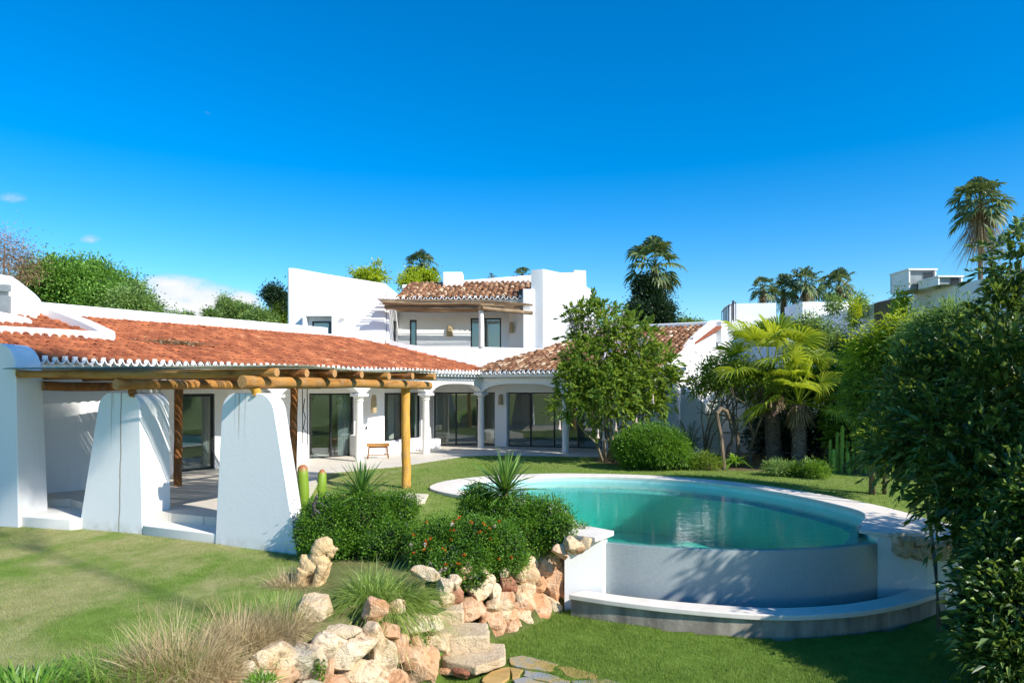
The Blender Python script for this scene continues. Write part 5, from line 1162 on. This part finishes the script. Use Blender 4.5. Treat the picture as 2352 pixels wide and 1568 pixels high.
lily('small green seedling plant on the lawn behind the corner clump', (*gr(190, 1520, -.36)[:2], -.36), 120, 0.2, 0.02, 0.16)
lily('small leafy weed between the foreground boulders', (*gr(600, 1545, -.36)[:2], -.36), 180, 0.18, 0.02, 0.12)
lily('fresh green weed at the top of the foreground boulders left of the cream rock', (*gr(622, 1492, -.36)[:2], -.36), 240, 0.2, 0.014, 0.14)
for x, y, lb in ((735, 1540, 'weed hanging between the two palest foreground boulders'), (1000, 1500, 'weed sprouting from the boulder joint left of the steps'), (975, 1462, 'weed on top of the boulder just left of the steps')):
    d = wall_depth(x, y)-0.02; c = at(x, y, d); nn = 90; a = rng.random(nn)*6.28; Dv = unit(np.stack([np.cos(a), -np.abs(np.sin(a))-.3, rng.normal(size=nn)*.6-.1], 1)); V, Fc = leaves(c+rng.normal(size=(nn, 3))*(.035, .02, .07), Dv, 0.055, 0.03)
    plant('weed', lb, 'weed', tuple(c), [('leaves', (V, Fc), LEAF['bright'])], 'weeds between the foreground boulders')

# ================================================================ GARDEN BEHIND THE POOL
def leafy_tree(name, label, cat, base, blobs, n, L, W, mat, tips=None, r0=0.12, cl=None, cr=0.12, shell=0.5, group=None, bark='bark', trunks=1, extra=(), droop=0.2, rough=0.35, up=0.2, dark=0.0, spread=0.15, **kw):
    t = thing(name, label, cat, base, group)
    V, Fc = cloud(blobs, n, L, W, cl, cr, shell, droop=droop, rough=rough, up=up, **kw); mk('crown', V, Fc, LEAF[mat], t)
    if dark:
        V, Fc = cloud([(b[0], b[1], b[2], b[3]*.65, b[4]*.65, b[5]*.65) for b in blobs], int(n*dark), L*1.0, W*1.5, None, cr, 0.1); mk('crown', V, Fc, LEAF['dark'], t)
    tips = tips or [(b[0], b[1], b[2]) for b in blobs]
    for k in range(trunks):
        b = np.array(base, float)+(rng.normal(size=3)*(spread, spread, 0) if trunks > 1 else 0)
        stems(t, b, tips[k::trunks] or tips[:1], r0, r0*0.15, bark)
    for nm, (V, Fc), m_ in extra: mk(nm, V, Fc, LEAF[m_], t)
    return t
tb = [bx3(1375, 745, 23.0, 62, 46), bx3(1330, 725, 22.8, 32, 26), bx3(1440, 790, 23.2, 66, 56), bx3(1365, 840, 22.6, 66, 60), bx3(1470, 860, 22.8, 66, 60), bx3(1400, 900, 22.3, 80, 54), bx3(1325, 880, 22.3, 42, 50), bx3(1485, 920, 22.6, 46, 36), bx3(1300, 935, 22.0, 34, 20), bx3(1530, 860, 22.8, 26, 32)]
fb = cloud(tb[:3]+[bx3(1400, 800, 22.6, 60, 40)], 420, 0.15, 0.10, 90, 0.1, 0.97, rough=0.1)
def trumpets(pts):
    g = G()
    for x, y in pts:
        c = at(x, y, 21.7+random.uniform(-.2, .2)); g.tube([c, c-np.array([0, 0, .12]), c-np.array([0.01, 0, .24]), c-np.array([0.015, 0, .29])], [0.012, 0.02, 0.04, 0.075], 8)
    return g
t_ = thing('trumpet_tree', 'multi stemmed angel trumpet tree with lilac blossom in front of the right wing', 'tree', (3.35, 22.8, 0))
mk('crown', *join([sprays(tb, 1150, 15, 0.42, 0.19, 0.072, 0.5, droop=.4), cloud(tb, 4500, .17, .065, 240, .15, .3)]), LEAF['trumpet'], t_); mk('blossom', *fb, LEAF['lilac'], t_)
for k in range(6): stems(t_, np.array([3.35, 22.8, 0])+rng.normal(size=3)*(.16, .16, 0), [q[:3] for q in tb[k::6]], .055, .01, 'bark_pale')
for q in ((1387, 990), (1374, 985), (1286, 965), (1462, 950), (1415, 968), (1500, 905), (1345, 955)):
    g = trumpets([q]); g.mk('trumpet_flower', LEAF['pink'], t_, smooth=True)
bush('round_bush', 'clipped round bush on the lawn edge right of the multi stemmed tree', [bx3(1498, 1025, 21.0, 76, 48, 0.9), bx3(1450, 1030, 21.0, 40, 38, 0.6), bx3(1545, 1035, 21.0, 34, 38, 0.6)], 34000, 0.062, 0.036, 'box', (4.3, 21, 0), 2600, 0.08)
# gnarled tree with an open web of branches
fg = thing('gnarled_tree', 'gnarled tree with a web of bare twisting branches, left of the fan palms', 'tree', (7.4, 22.6, 0))
g = G()
def grow(p, d, L, r, k):
    pts = [p]; q = np.array(p, float); dd = np.array(d, float)
    for i in range(4): dd = unit(dd+rng.normal(size=3)*0.22+np.array([0, 0, 0.06])); q = q+dd*L/4; pts.append(q)
    g.tube(pts, [r, r*.92, r*.85, r*.78, r*.7], 6)
    if k == 0: TIPS.append(q); return
    for _ in range(2 if k > 1 else 3): grow(q, unit(dd+rng.normal(size=3)*0.55+np.array([0, 0, .15])), L*0.78, r*0.66, k-1)
TIPS = []
for dx in (-0.35, 0.05, 0.4): grow((7.45+dx, 22.6+random.uniform(-.2, .2), 0), (dx*0.6-0.1, 0, 1), 1.05, 0.075, 4)
o = g.mk('trunk', M['bark'], fg)
V, Fc = cloud([(*p, .16, .16, .14) for p in TIPS if p[2] > 2.3], 2600, 0.16, 0.055, None, 0.1, 0.3, droop=.3); mk('crown', V, Fc, LEAF['trumpet'], fg)
leafy_tree('shrub', 'leafy green shrub hanging over the sunlit gable wall', 'shrub', (6.6, 23, 0), [bx3(1650, 855, 22.6, 44, 24), bx3(1600, 885, 22.6, 30, 16), bx3(1695, 835, 22.6, 34, 28), bx3(1720, 890, 22.6, 30, 30)], 2600, 0.17, 0.06, 'trumpet', r0=0.04, cl=420, cr=0.13, trunks=2)
# cycad, agave, low tufts
cy_ = thing('cycad', 'dark cycad with stiff feather fronds in the shade beside the round bush', 'cycad', (5.9, 22.6, 0)); P = []
for i in range(34):
    a = rng.random()*6.28; e = R(rng.uniform(15, 75)); P.append(frond((5.9, 22.6, 0.45), (math.cos(a)*math.cos(e), math.sin(a)*math.cos(e), math.sin(e)), 1.5, 22, 0.22, 0.02, 0.3))
V, Fc = join(P); mk('fronds', V, Fc, LEAF['dark'], cy_); g = G(); g.tube([(5.9, 22.6, 0), (5.9, 22.6, 0.5)], 0.15, 8); g.mk('trunk', M['bark'], cy_)
plant('agave', 'agave with long drooping strap leaves at the lawn edge under the palms', 'agave', (7.0, 21.3, 0), [('leaves', clump('a', '', (6.95, 21.3, 0.25), 46, 1.0, 0.10, 'yucca', 0.05, (15, 80), 0.75, 0.03), LEAF['bright'])])
def tuft(label, x, y, rx, ry, mat, n=2200, L=0.10, W=0.02, nm='low_shrub'):
    c = gr(x, y+ry, 0.0); d = c[1]; b = bx3(x, y, d, rx, ry); V, Fc = cloud([b], n, L, W, 260, 0.06, 0.4, up=0.6)
    plant(nm, label, 'shrub', tuple(c), [('foliage', (V, Fc), LEAF[mat])], 'low shrubs along the lawn edge')
tuft('fine yellow green tuft beside the round bush', 1585, 1062, 20, 16, 'bright'); tuft('dark low shrub below the cycad', 1622, 1060, 34, 18, 'trumpet')
tuft('pale feathery low shrub in front of the left palm trunk', 1790, 1076, 34, 16, 'pinelight'); tuft('small tuft at the foot of the right palm trunk', 1828, 1082, 18, 12, 'bright'); tuft('bright green low shrub right of the two palm trunks', 1872, 1080, 30, 18, 'bright')
# old leaning post
g = G(); g.tube([gr(1663, 1078, 0), at(1655, 1000, 20.9), at(1646, 950, 20.8)], [0.08, 0.07, 0.06], 9, jit=0.1); g.tube([at(1646, 950, 20.8), at(1655, 938, 20.9), at(1668, 944, 21.0), at(1680, 975, 21.2)], [0.065, 0.08, 0.07, 0.04], 8, jit=.1)
g.mk('dead_trunk', M['bark'], label='leaning bare dead trunk with a crooked mossy top standing at the lawn edge', cat='tree trunk')
# fan palms
def fan_palm(name, label, base, ztop, r, nf, lp, Rb, mat, leafseg=30, group=None, skirt=0, bark='palm_bark', emin=-35, lean=0.0, droop=0.35, sk_len=0.8):
    t = thing(name, label, 'palm tree', base, group); b = np.array(base, float); top = np.array([b[0]+lean, b[1], ztop])
    g = G(); m = 16; pts = [b+(top-b)*q for q in np.linspace(0, 1, m)]; g.tube(pts, [r*(1.18-0.3*q+0.05*math.sin(i*2.6)) for i, q in enumerate(np.linspace(0, 1, m))], 14, jit=0.07); g.mk('trunk', M[bark], t)
    if r > 0.15:   # shingled old leaf bases
        g = G()
        for i in range(int((ztop-b[2])/0.055)):
            for k in range(4):
                z = b[2]+0.1+i*0.055; a = i*2.4+k*math.pi/2+random.uniform(-.3, .3); rr = r*1.02; c = b+(top-b)*((z-b[2])/(ztop-b[2])); s_ = random.uniform(.04, .08)
                dx, dy = math.cos(a), math.sin(a); tx, ty = -dy, dx
                g.add([(c[0]+dx*rr-tx*s_, c[1]+dy*rr-ty*s_, z), (c[0]+dx*rr+tx*s_, c[1]+dy*rr+ty*s_, z), (c[0]+dx*rr*1.28, c[1]+dy*rr*1.28, z+0.09), (c[0]+dx*rr*0.9, c[1]+dy*rr*.9, z+0.02)], [(0, 1, 2), (1, 3, 2), (3, 0, 2)])
        g.mk('leaf_bases', M[bark], t)
    P = []
    for i in range(nf):
        a = i*2.399+rng.random()*0.5; e = R(emin+(88-emin)*((i+0.5)/nf)**0.9+rng.normal()*4); l = lp*(0.75+0.5*rng.random())
        dd = (math.cos(a)*math.cos(e), math.sin(a)*math.cos(e), math.sin(e)); V, Fc = fan(top+np.array([0, 0, 0.05]), dd, l, Rb*(0.85+0.3*rng.random()), leafseg, 100, droop=droop); P.append((V, Fc))
    V, Fc = join(P); 
    mk('crown', V, Fc, LEAF[mat], t)
    if skirt:
        n = skirt; a = rng.random(n)*6.28; zz = rng.random(n); Pp = np.stack([top[0]+np.cos(a)*r*1.1, top[1]+np.sin(a)*r*1.1, top[2]-zz*sk_len*0.9], 1); Dd = unit(np.stack([np.cos(a)*.5, np.sin(a)*.5, np.full(n, -.55)+rng.normal(size=n)*.2], 1))
        mk('dead_leaves', *straps(Pp, Dd, sk_len*(.5+.5*rng.random(n)), 0.035*max(1, r/0.15), 0.5, 3, 0.1), LEAF['thatch'], t)
    return t
fan_palm('fan_palm', 'fan palm with a stout shaggy trunk, the left of the pair by the pool lawn', (8.65, 22.5, 0), 2.6, 0.22, 22, 1.6, 1.15, 'palm', 34, 'pair of fan palms', 220, lean=-0.15, emin=5, sk_len=0.5)
fan_palm('fan_palm', 'fan palm with bright low fans, the right of the pair by the pool lawn', (9.0, 21.4, 0), 1.95, 0.20, 19, 1.15, 1.0, 'palm', 34, 'pair of fan palms', 170, lean=0.0, emin=-12, sk_len=0.42)
# column cacti
cc = thing('column_cactus', 'clump of tall ribbed column cacti right of the fan palms', 'cactus', (9.8, 19.8, 0))
for x, yb_, yt, d in ((1908, 1085, 1008, 20.6), (1922, 1088, 990, 20.4), (1932, 1090, 975, 20.2), (1945, 1086, 1010, 20.5), (1957, 1084, 1000, 20.6), (1968, 1082, 980, 20.8), (1978, 1090, 962, 20.0), (1988, 1092, 975, 19.9), (1915, 1090, 1030, 20.0), (1950, 1092, 1035, 19.8)):
    a = at(x, yb_, d); b = at(x+random.uniform(-4, 4), yt, d); a[2] = 0; g = G(); pts = [a+(b-a)*q for q in (0, .3, .6, .9, .97, 1)]; g.tube(pts, [.052, .058, .056, .052, .035, .01], 10)
    Vv = np.array(g.V); g.mk('stem', M['cactus'], cc)
bush('leafy_shrub', 'bright broad leaved plant growing between the column cacti', [bx3(1945, 1000, 21.0, 40, 44), bx3(1985, 990, 21.0, 34, 44), bx3(1920, 960, 21.4, 30, 26)], 2600, 0.18, 0.055, 'bright', (9.9, 21, 0), 300, 0.12)
# fence behind the palms
fn = thing('rail_fence', 'two rail wooden fence in the shade behind the palm trunks', 'fence', (9, 25, 0))
for z in (0.75, 1.25): g = G(); g.tube([(7.6, 26.2, z+.05), (10, 25.2, z), (12.6, 24.0, z)], 0.03, 6); g.mk('rail', M['bark_pale'], fn)
for q in (0, .35, .7, 1): g = G(); g.tube([(7.6+5*q, 26.2-2.2*q, 0), (7.6+5*q, 26.2-2.2*q, 1.35)], 0.045, 6); g.mk('post', M['bark_pale'], fn)
g = G(); g.ribbon(np.array([(8.0, 26.4), (9.3, 26.2), (10.0, 27.5)]), 0, [2.7, 2.5, 2.6], 0.3); g.mk('garden_wall', M['plaster'], label='sunlit white garden wall seen through the web of bare branches', cat='wall')
# understorey around and behind the palms
US = [('dense dark shrub filling the gap behind the fan palm trunks', [bx3(1770, 990, 24.6, 60, 54), bx3(1850, 995, 24.4, 50, 54), bx3(1920, 970, 23.8, 50, 60)], 'dark', 9000, .16, .06),
      ('dark green shrub with small leaves right behind the palm crowns', [bx3(1890, 880, 23.8, 50, 54), bx3(1940, 870, 23.0, 44, 50), bx3(1820, 890, 25.0, 50, 50)], 'box', 10000, .14, .05),
      ('tall olive green shrub against the shaded neighbour wall', [bx3(1880, 780, 24.4, 50, 40), bx3(1850, 755, 24.6, 28, 36), bx3(1930, 800, 24.0, 40, 34)], 'pinelight', 9000, .12, .035),
      ('yellow green arching shrub glowing in the sun right of the palms', [bx3(2010, 810, 16.0, 44, 26), bx3(2050, 785, 15.8, 42, 28), bx3(2090, 765, 15.4, 34, 28), bx3(2000, 840, 16.4, 36, 26)], 'yellow', 8000, .20, .022),
      ('mid green shrub below the yellow one, merging with the oleander', [bx3(2000, 900, 16.2, 50, 56), bx3(2040, 880, 15.6, 50, 60), bx3(2000, 960, 16.2, 36, 50), bx3(2030, 1020, 15.4, 36, 50)], 'trumpet', 12000, .13, .04),
      ('feathery bluish green shrub by the pale stone neighbour wall', [bx3(2150, 765, 14.0, 40, 30), bx3(2200, 745, 13.6, 36, 32), bx3(2120, 800, 14.4, 40, 34)], 'pinelight', 9000, .16, .022)]
for lb, bl, m_, n_, L_, W_ in US:
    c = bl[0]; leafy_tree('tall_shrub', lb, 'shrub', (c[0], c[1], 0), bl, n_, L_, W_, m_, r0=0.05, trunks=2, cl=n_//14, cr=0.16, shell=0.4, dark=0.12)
for i, (x, y, d, h) in enumerate(((1963, 720, 24, 36), (2070, 700, 21, 34), (1975, 700, 24.5, 24), (1915, 700, 25, 20))):
    leafy_tree('climbing_plant', ['straggly olive climber on the shaded wall nearest the palm crowns', 'yellowish climber against the brown panel of the neighbour wall', 'thin sprig rising over the top of the neighbour wall', 'small sprig standing above the shrub by the neighbour wall'][i], 'climber', (at(x, y, d)[0], d, 0), [bx3(x, y, d, 10, h)], 900, .12, .04, 'yellow' if i < 2 else 'pinelight', r0=0.02, cl=70, cr=.1)
# the big oleander at the right, close to the camera, and its neighbours outside the view
oz = [bx3(2120, 900, 11.2, 70, 76), bx3(2215, 850, 10.8, 90, 84), bx3(2315, 735, 10.6, 66, 86), bx3(2345, 600, 10.6, 40, 80), bx3(2105, 1010, 11.0, 78, 84), bx3(2210, 990, 10.2, 110, 120), bx3(2320, 880, 9.8, 90, 130), bx3(2205, 1120, 10.0, 70, 76), bx3(2300, 1120, 9.4, 100, 120), bx3(2295, 1240, 9.4, 60, 70)]
ol = thing('oleander', 'huge dark oleander with narrow glossy leaves filling the right side of the view', 'shrub', (7.0, 10.2, -1.2))
mk('crown', *join([sprays(oz, 1350, 15, 0.40, 0.16, 0.052, 0.42), sprays([(q[0], q[1], q[2], q[3]*.7, q[4]*.7, q[5]*.7) for q in oz], 620, 14, 0.4, 0.15, 0.05, 0.2)]), LEAF['oleander'], ol)
for k in range(7): stems(ol, np.array([7.0, 10.2, -1.2])+rng.normal(size=3)*(.35, .35, 0), [q[:3] for q in oz[k::7]], .045, .01, 'bark_pale')
oz2 = [bx3(2335, 1300, 8.4, 76, 84), bx3(2300, 1405, 8.3, 50, 66), bx3(2360, 1420, 8.0, 90, 120), bx3(2330, 1520, 7.8, 84, 70), bx3(2400, 1200, 8.4, 80, 120)]
leafy_tree('oleander', 'lower shaded oleander with bare canes at the bottom right corner', 'shrub', (6.4, 8.0, -1.2), oz2, 17000, 0.15, 0.048, 'oleander', r0=0.04, trunks=6, cl=520, cr=0.13, shell=0.3, dark=0.25, bark='bark_pale', droop=0.3, spread=0.3)
# off to the right and behind: tall garden trees whose shade falls over the pool end
for i, (x, y, h, rr) in enumerate(((8.7, 8.0, 4.4, 1.7), (10.6, 8.4, 5.0, 1.8), (8.3, 8.2, 5.1, 1.3))):
    bl = [(x+rng.normal()*rr*.5, y+rng.normal()*rr*.5, -1.2+h*(0.35+0.16*k), rr*.7, rr*.7, rr*.55) for k in range(5)]
    leafy_tree('garden_tree', ['leafy garden tree just outside the right edge of the view', 'second garden tree farther out beyond the right edge', 'narrow garden tree nearest the right edge of the view'][i], 'tree', (x, y, -1.2), bl, 7000, .2, .07, 'oleander', r0=.1, cl=260, cr=.17, shell=.3)
tt = thing('tall_tree', 'very tall slender tree standing behind the camera on the right', 'tree', (17, -7, -1.2))
bl = [(17.0+rng.normal()*1.1, -6.3+rng.normal()*1.1, 27.3+rng.normal()*1.2, 1.05, 1.05, .85) for k in range(11)]
V, Fc = cloud(bl, 9500, .3, .11, 420, .3, .2); mk('crown', V, Fc, LEAF['oleander'], tt)
g = G(); g.tube([(17, -7, -1.2), (16.9, -6.9, 10), (16.4, -6.5, 21), (16, -6.3, 26)], [.12, .07, .035, .02], 8)
for b_ in bl: g.tube([(16.3, -6.4, 22.5), b_[:3]], [.015, .01], 5)
g.mk('trunk', M['bark'], tt)

# ================================================================ NEIGHBOUR BUILDINGS
nb = thing('neighbour_house', 'long low white neighbouring house on the right with its shaded wall and roof plant', 'house', (13, 24, 0))
g = G(); g.prism([(12.75, 17.0), (19, 17.0), (19, 31.5), (12.75, 31.5)], 0, 5.45); g.mk('wall', M['plaster'], nb)
g = G(); g.box((12.72, 23.0, 4.7), (0.04, 1.9, 1.52)); g.mk('panel', M['brown_panel'], nb)
g = G(); g.prism([(11.6, 31.6), (12.74, 31.6), (12.74, 34), (9.0, 36.0), (8.9, 34.6)], 0, 5.2); g.mk('wall', M['plaster'], nb)
g = G(); g.box((12.0, 34.6, 5.9), (2.2, 2, 1.5), (1, -0.15)); g.mk('wall', M['plaster'], nb); g = G(); g.box((14.2, 31.3, 5.75), (2.6, 2, 1.1)); g.mk('wall', M['plaster'], nb)
g = G(); g.box((14.6, 25.5, 5.62), (1.2, 1.4, .34)); g.mk('skylight', M['white_metal'], nb)
def ac(x0, x1, yt, yb, d, label, vent=True):
    a = at(x0, yb, d); b = at(x1, yt, d); t = thing('roof_unit', label, 'air conditioner', ((a[0]+b[0])/2, d, 5.45), 'white roof units on the neighbour house'); h = b[2]-5.45; w_ = b[0]-a[0]
    g = G(); dp = 1.0; c = ((a[0]+b[0])/2+.1, d+dp/2, 5.45+h/2)
    for sx in (-1, 1): g.box((c[0]+sx*(w_/2-.02), c[1], c[2]), (.04, dp, h))
    g.box((c[0], c[1], 5.45+h-.02), (w_+.06, dp+.06, .045)); g.box((c[0], c[1]+dp/2-.02, c[2]), (w_, .04, h)); g.mk('casing', M['white_metal'], t)
    g = G(); g.box((c[0], c[1]-dp/2+.1, c[2]), (w_-.1, .03, h-.06)); g.mk('panel', M['grey_panel'], t)
    g = G(); 
    for i in range(7): g.box((c[0]+w_*0.24, c[1]-dp/2+.06, 5.45+h*(.12+.11*i)), (w_*.3, .02, h*.06))
    g.mk('grille', M['frame'], t)
ac(2080, 2143, 617, 663, 20.6, 'tall white roof unit with a dark louvred opening, on the neighbour roof'); ac(2147, 2203, 633, 655, 19.6, 'lower white roof unit to the right of the tall one')
sr = thing('stair_railing', 'black iron railing on the outdoor steps beyond the gable wall', 'railing', (10.3, 33, 4.6))
g = G(); A_ = at(1657, 745, 33); pr = [at(1658, 716, 33), at(1668, 706, 33.1), at(1680, 699, 33.2), at(1690, 694, 33.3)]; g.tube(pr, 0.03, 6)
for i, p in enumerate(pr+[at(1662, 711, 33), at(1674, 702, 33.1), at(1685, 697, 33.2)]): q = p.copy(); q[2] -= 0.9; g.tube([q, p], 0.02, 5)
g.tube([at(1684, 735, 33), at(1684, 690, 33)], 0.05, 6); g.mk('rail', M['iron'], sr)
g = G()
for i in range(5): g.box((at(1660+i*6, 745, 33)[0]+.1, 33.2, 4.9-0.0+i*.17-.4), (.9, 1.2, .17))
g.mk('step', M['plaster'], sr)

# ================================================================ BACKGROUND TREES
def far_tree(name, label, x, y, d, blobs, n, L, W, mat, r0=.25, cl=None, cr=.4, shell=.6, dark=.15, **kw):
    bl = [bx3(a, b, d+random.uniform(-1, 1), rx, ry) for a, b, rx, ry in blobs]
    return leafy_tree(name, label, 'tree', (at(x, y, d)[0], d, 0), bl, n, L, W, mat, r0=r0, cl=cl, cr=cr, shell=shell, dark=dark, group='trees beyond the villa', **kw)
far_tree('umbrella_pine', 'broad rounded bright green pine tree behind the tiled roof on the left', 190, 700, 44, [(130, 640, 62, 36), (190, 648, 70, 44), (250, 668, 60, 36), (150, 690, 80, 40), (250, 700, 70, 40), (90, 655, 36, 30)], 42000, .20, .11, 'pine', r0=.4, cl=1500, cr=.33, shell=.8, rough=.15)
far_tree('tree', 'paler grey green tree joined to the right side of the pine', 300, 720, 42, [(300, 700, 44, 28), (340, 716, 34, 20), (280, 725, 50, 20), (318, 664, 12, 14)], 12000, .18, .09, 'pinelight', r0=.3, cl=600, cr=.25)
far_tree('bare_tree', 'nearly leafless reddish brown tree at the left edge', 20, 650, 40, [(20, 600, 44, 50), (50, 610, 30, 30), (10, 560, 24, 24)], 4200, .22, .03, 'bare', r0=.2, cl=500, cr=.5, shell=.2, dark=0, trunks=3)
for i, (x, y, rx, ry) in enumerate(((405, 735, 14, 8), (430, 733, 9, 6), (485, 726, 10, 9), (520, 712, 20, 28), (555, 722, 26, 22), (600, 732, 34, 18), (640, 728, 22, 26))):
    far_tree('shrub' if i < 3 else 'leafy_tree', ['tiny shrub top showing over the roof ridge below the big cloud', 'smallest shrub top on the roof ridge line', 'bushy sprig over the ridge left of the feathery trees', 'feathery light green tree over the roof ridge', 'light green arching tree between the feathery one and the low hedge', 'low green tree over the ridge close to the tower', 'green tree touching the left edge of the tower'][i], x, y, 38, [(x, y, rx, ry)], 900+rx*90, .16, .06, 'pinelight' if i != 6 else 'trumpet', r0=.1, cl=60+rx*5, cr=.13)
far_tree('dark_tree', 'sparse purplish dark tree beside the tower on the left', 632, 700, 39, [(632, 680, 24, 22), (650, 700, 14, 30), (620, 672, 12, 12)], 3400, .16, .08, 'dark', r0=.12, cl=150, cr=.16, shell=.3)
far_tree('dense_conifer', 'dark dense conical tree under the tall palm right of the villa', 1490, 750, 47, [(1492, 690, 38, 36), (1480, 660, 22, 26), (1500, 720, 48, 28), (1485, 738, 40, 24), (1525, 742, 24, 14), (1462, 716, 22, 20)], 20000, .18, .11, 'dark', cl=1300, cr=.22, shell=.6)
for i, (x, y, rx, ry) in enumerate(((1572, 742, 14, 8), (1592, 746, 14, 6), (1608, 748, 8, 4))):
    far_tree('shrub', ['far shrub top just right of the dark conical tree', 'second far shrub top over the white ridge wall', 'last and smallest far shrub top over the white ridge wall'][i], x, y, 50, [(x, y, rx, ry)], 900, .16, .08, 'trumpet', r0=.05, cl=60, cr=.14, dark=0)
far_tree('shrub_tree', 'yellow green tree with orange tips showing over the tower roof edge', 850, 640, 36, [(850, 630, 22, 14), (820, 628, 10, 7), (880, 636, 9, 14), (866, 606, 5, 9), (845, 640, 36, 10)], 2400, .16, .08, 'yellow', r0=.06, cl=140, cr=.12, shell=.3, dark=0)
far_tree('shrub_tree', 'bright yellow green bushy tree below the small palm over the upper roof', 955, 640, 37, [(960, 640, 34, 14), (940, 646, 20, 12), (985, 640, 20, 16)], 6000, .15, .08, 'yellow', r0=.08, cl=260, cr=.14, shell=.4, dark=.1)
def far_palm(label, x, yc, d, rad, base_y=None, nf=22, sk=60, r=.17, mat='palmdark', tl=None, skl=1.0):
    c = at(x, yc, d); R_ = rad*d/F; return fan_palm('fan_palm', label, (c[0], d, 0), c[2], r, nf, R_*0.62, R_*0.55, mat, 12, 'palms on the skyline', sk, 'bark', -40, droop=.5, sk_len=skl)
far_palm('tall slender palm with a shaggy skirt, the highest on the right skyline', 2252, 470, 34, 60, nf=46, sk=500, r=.12, skl=1.9)
far_palm('tall palm above the dark conical tree right of the villa', 1504, 612, 48, 66, nf=34, sk=120, skl=1.6)
far_palm('small palm over the upper roof left of the chimney', 968, 612, 38, 38, nf=30)
far_palm('palm tip showing behind the roof just left of the right tower', 1200, 636, 38, 26, nf=18); far_palm('tiny palm tip over the upper roof parapet', 1130, 640, 38, 12, nf=10, sk=0)
far_palm('leftmost dark palm above the neighbour terrace', 1752, 668, 40, 34, nf=24); far_palm('bushy palm above the neighbour terrace, second from the left', 1800, 672, 41, 40, nf=28); far_palm('bushy palm above the neighbour terrace, the tallest there', 1850, 655, 40, 44, nf=30); far_palm('rightmost palm above the neighbour terrace', 1926, 660, 41, 44, nf=28)
fan_palm('fan_palm', 'large dark palm fronds at the far right edge behind the oleander', (16.0, 20.8, 0), 6.5, .16, 18, .8, .7, 'palmdark', 14, 'palms on the skyline', 60, 'bark', -30)
# far wood beyond everything, one mass
bl = []
for i in range(150):
    a = R(-62+124*i/149); r_ = rng.uniform(75, 95); bl.append((math.sin(a)*r_, math.cos(a)*r_, rng.uniform(0.8, 2.2), 4.5, 3, rng.uniform(2.0, 3.0)))
V, Fc = cloud(bl, 42000, 1.0, .45, 4000, .6, .7); mk('far_trees', V, Fc, LEAF['trumpet'], kind='stuff', label='low belt of woodland beyond the gardens', cat='woodland')

# leaf litter caught on the roof
V, Fc = [], []
p0 = np.array([-9.55, 19.35]); n_ = 420; off = rng.normal(size=(n_, 2))*np.array([.42, .10]); XY = p0+off[:, :1]*u1+off[:, 1:]*n1
wv = (XY-E0)@n1; P_ = np.stack([XY[:, 0], XY[:, 1], 3.12+wv*S1+0.11+np.abs(rng.normal(size=n_))*.02], 1); D3 = unit(np.stack([u1[0]+rng.normal(size=n_)*.5, u1[1]+rng.normal(size=n_)*.5, rng.normal(size=n_)*.2], 1))
mk('leaf_litter', *leaves(P_, D3, .13, .03), LEAF['thatch'], kind='stuff', label='dry leaves and twigs caught on the orange tiled roof', cat='leaf litter')
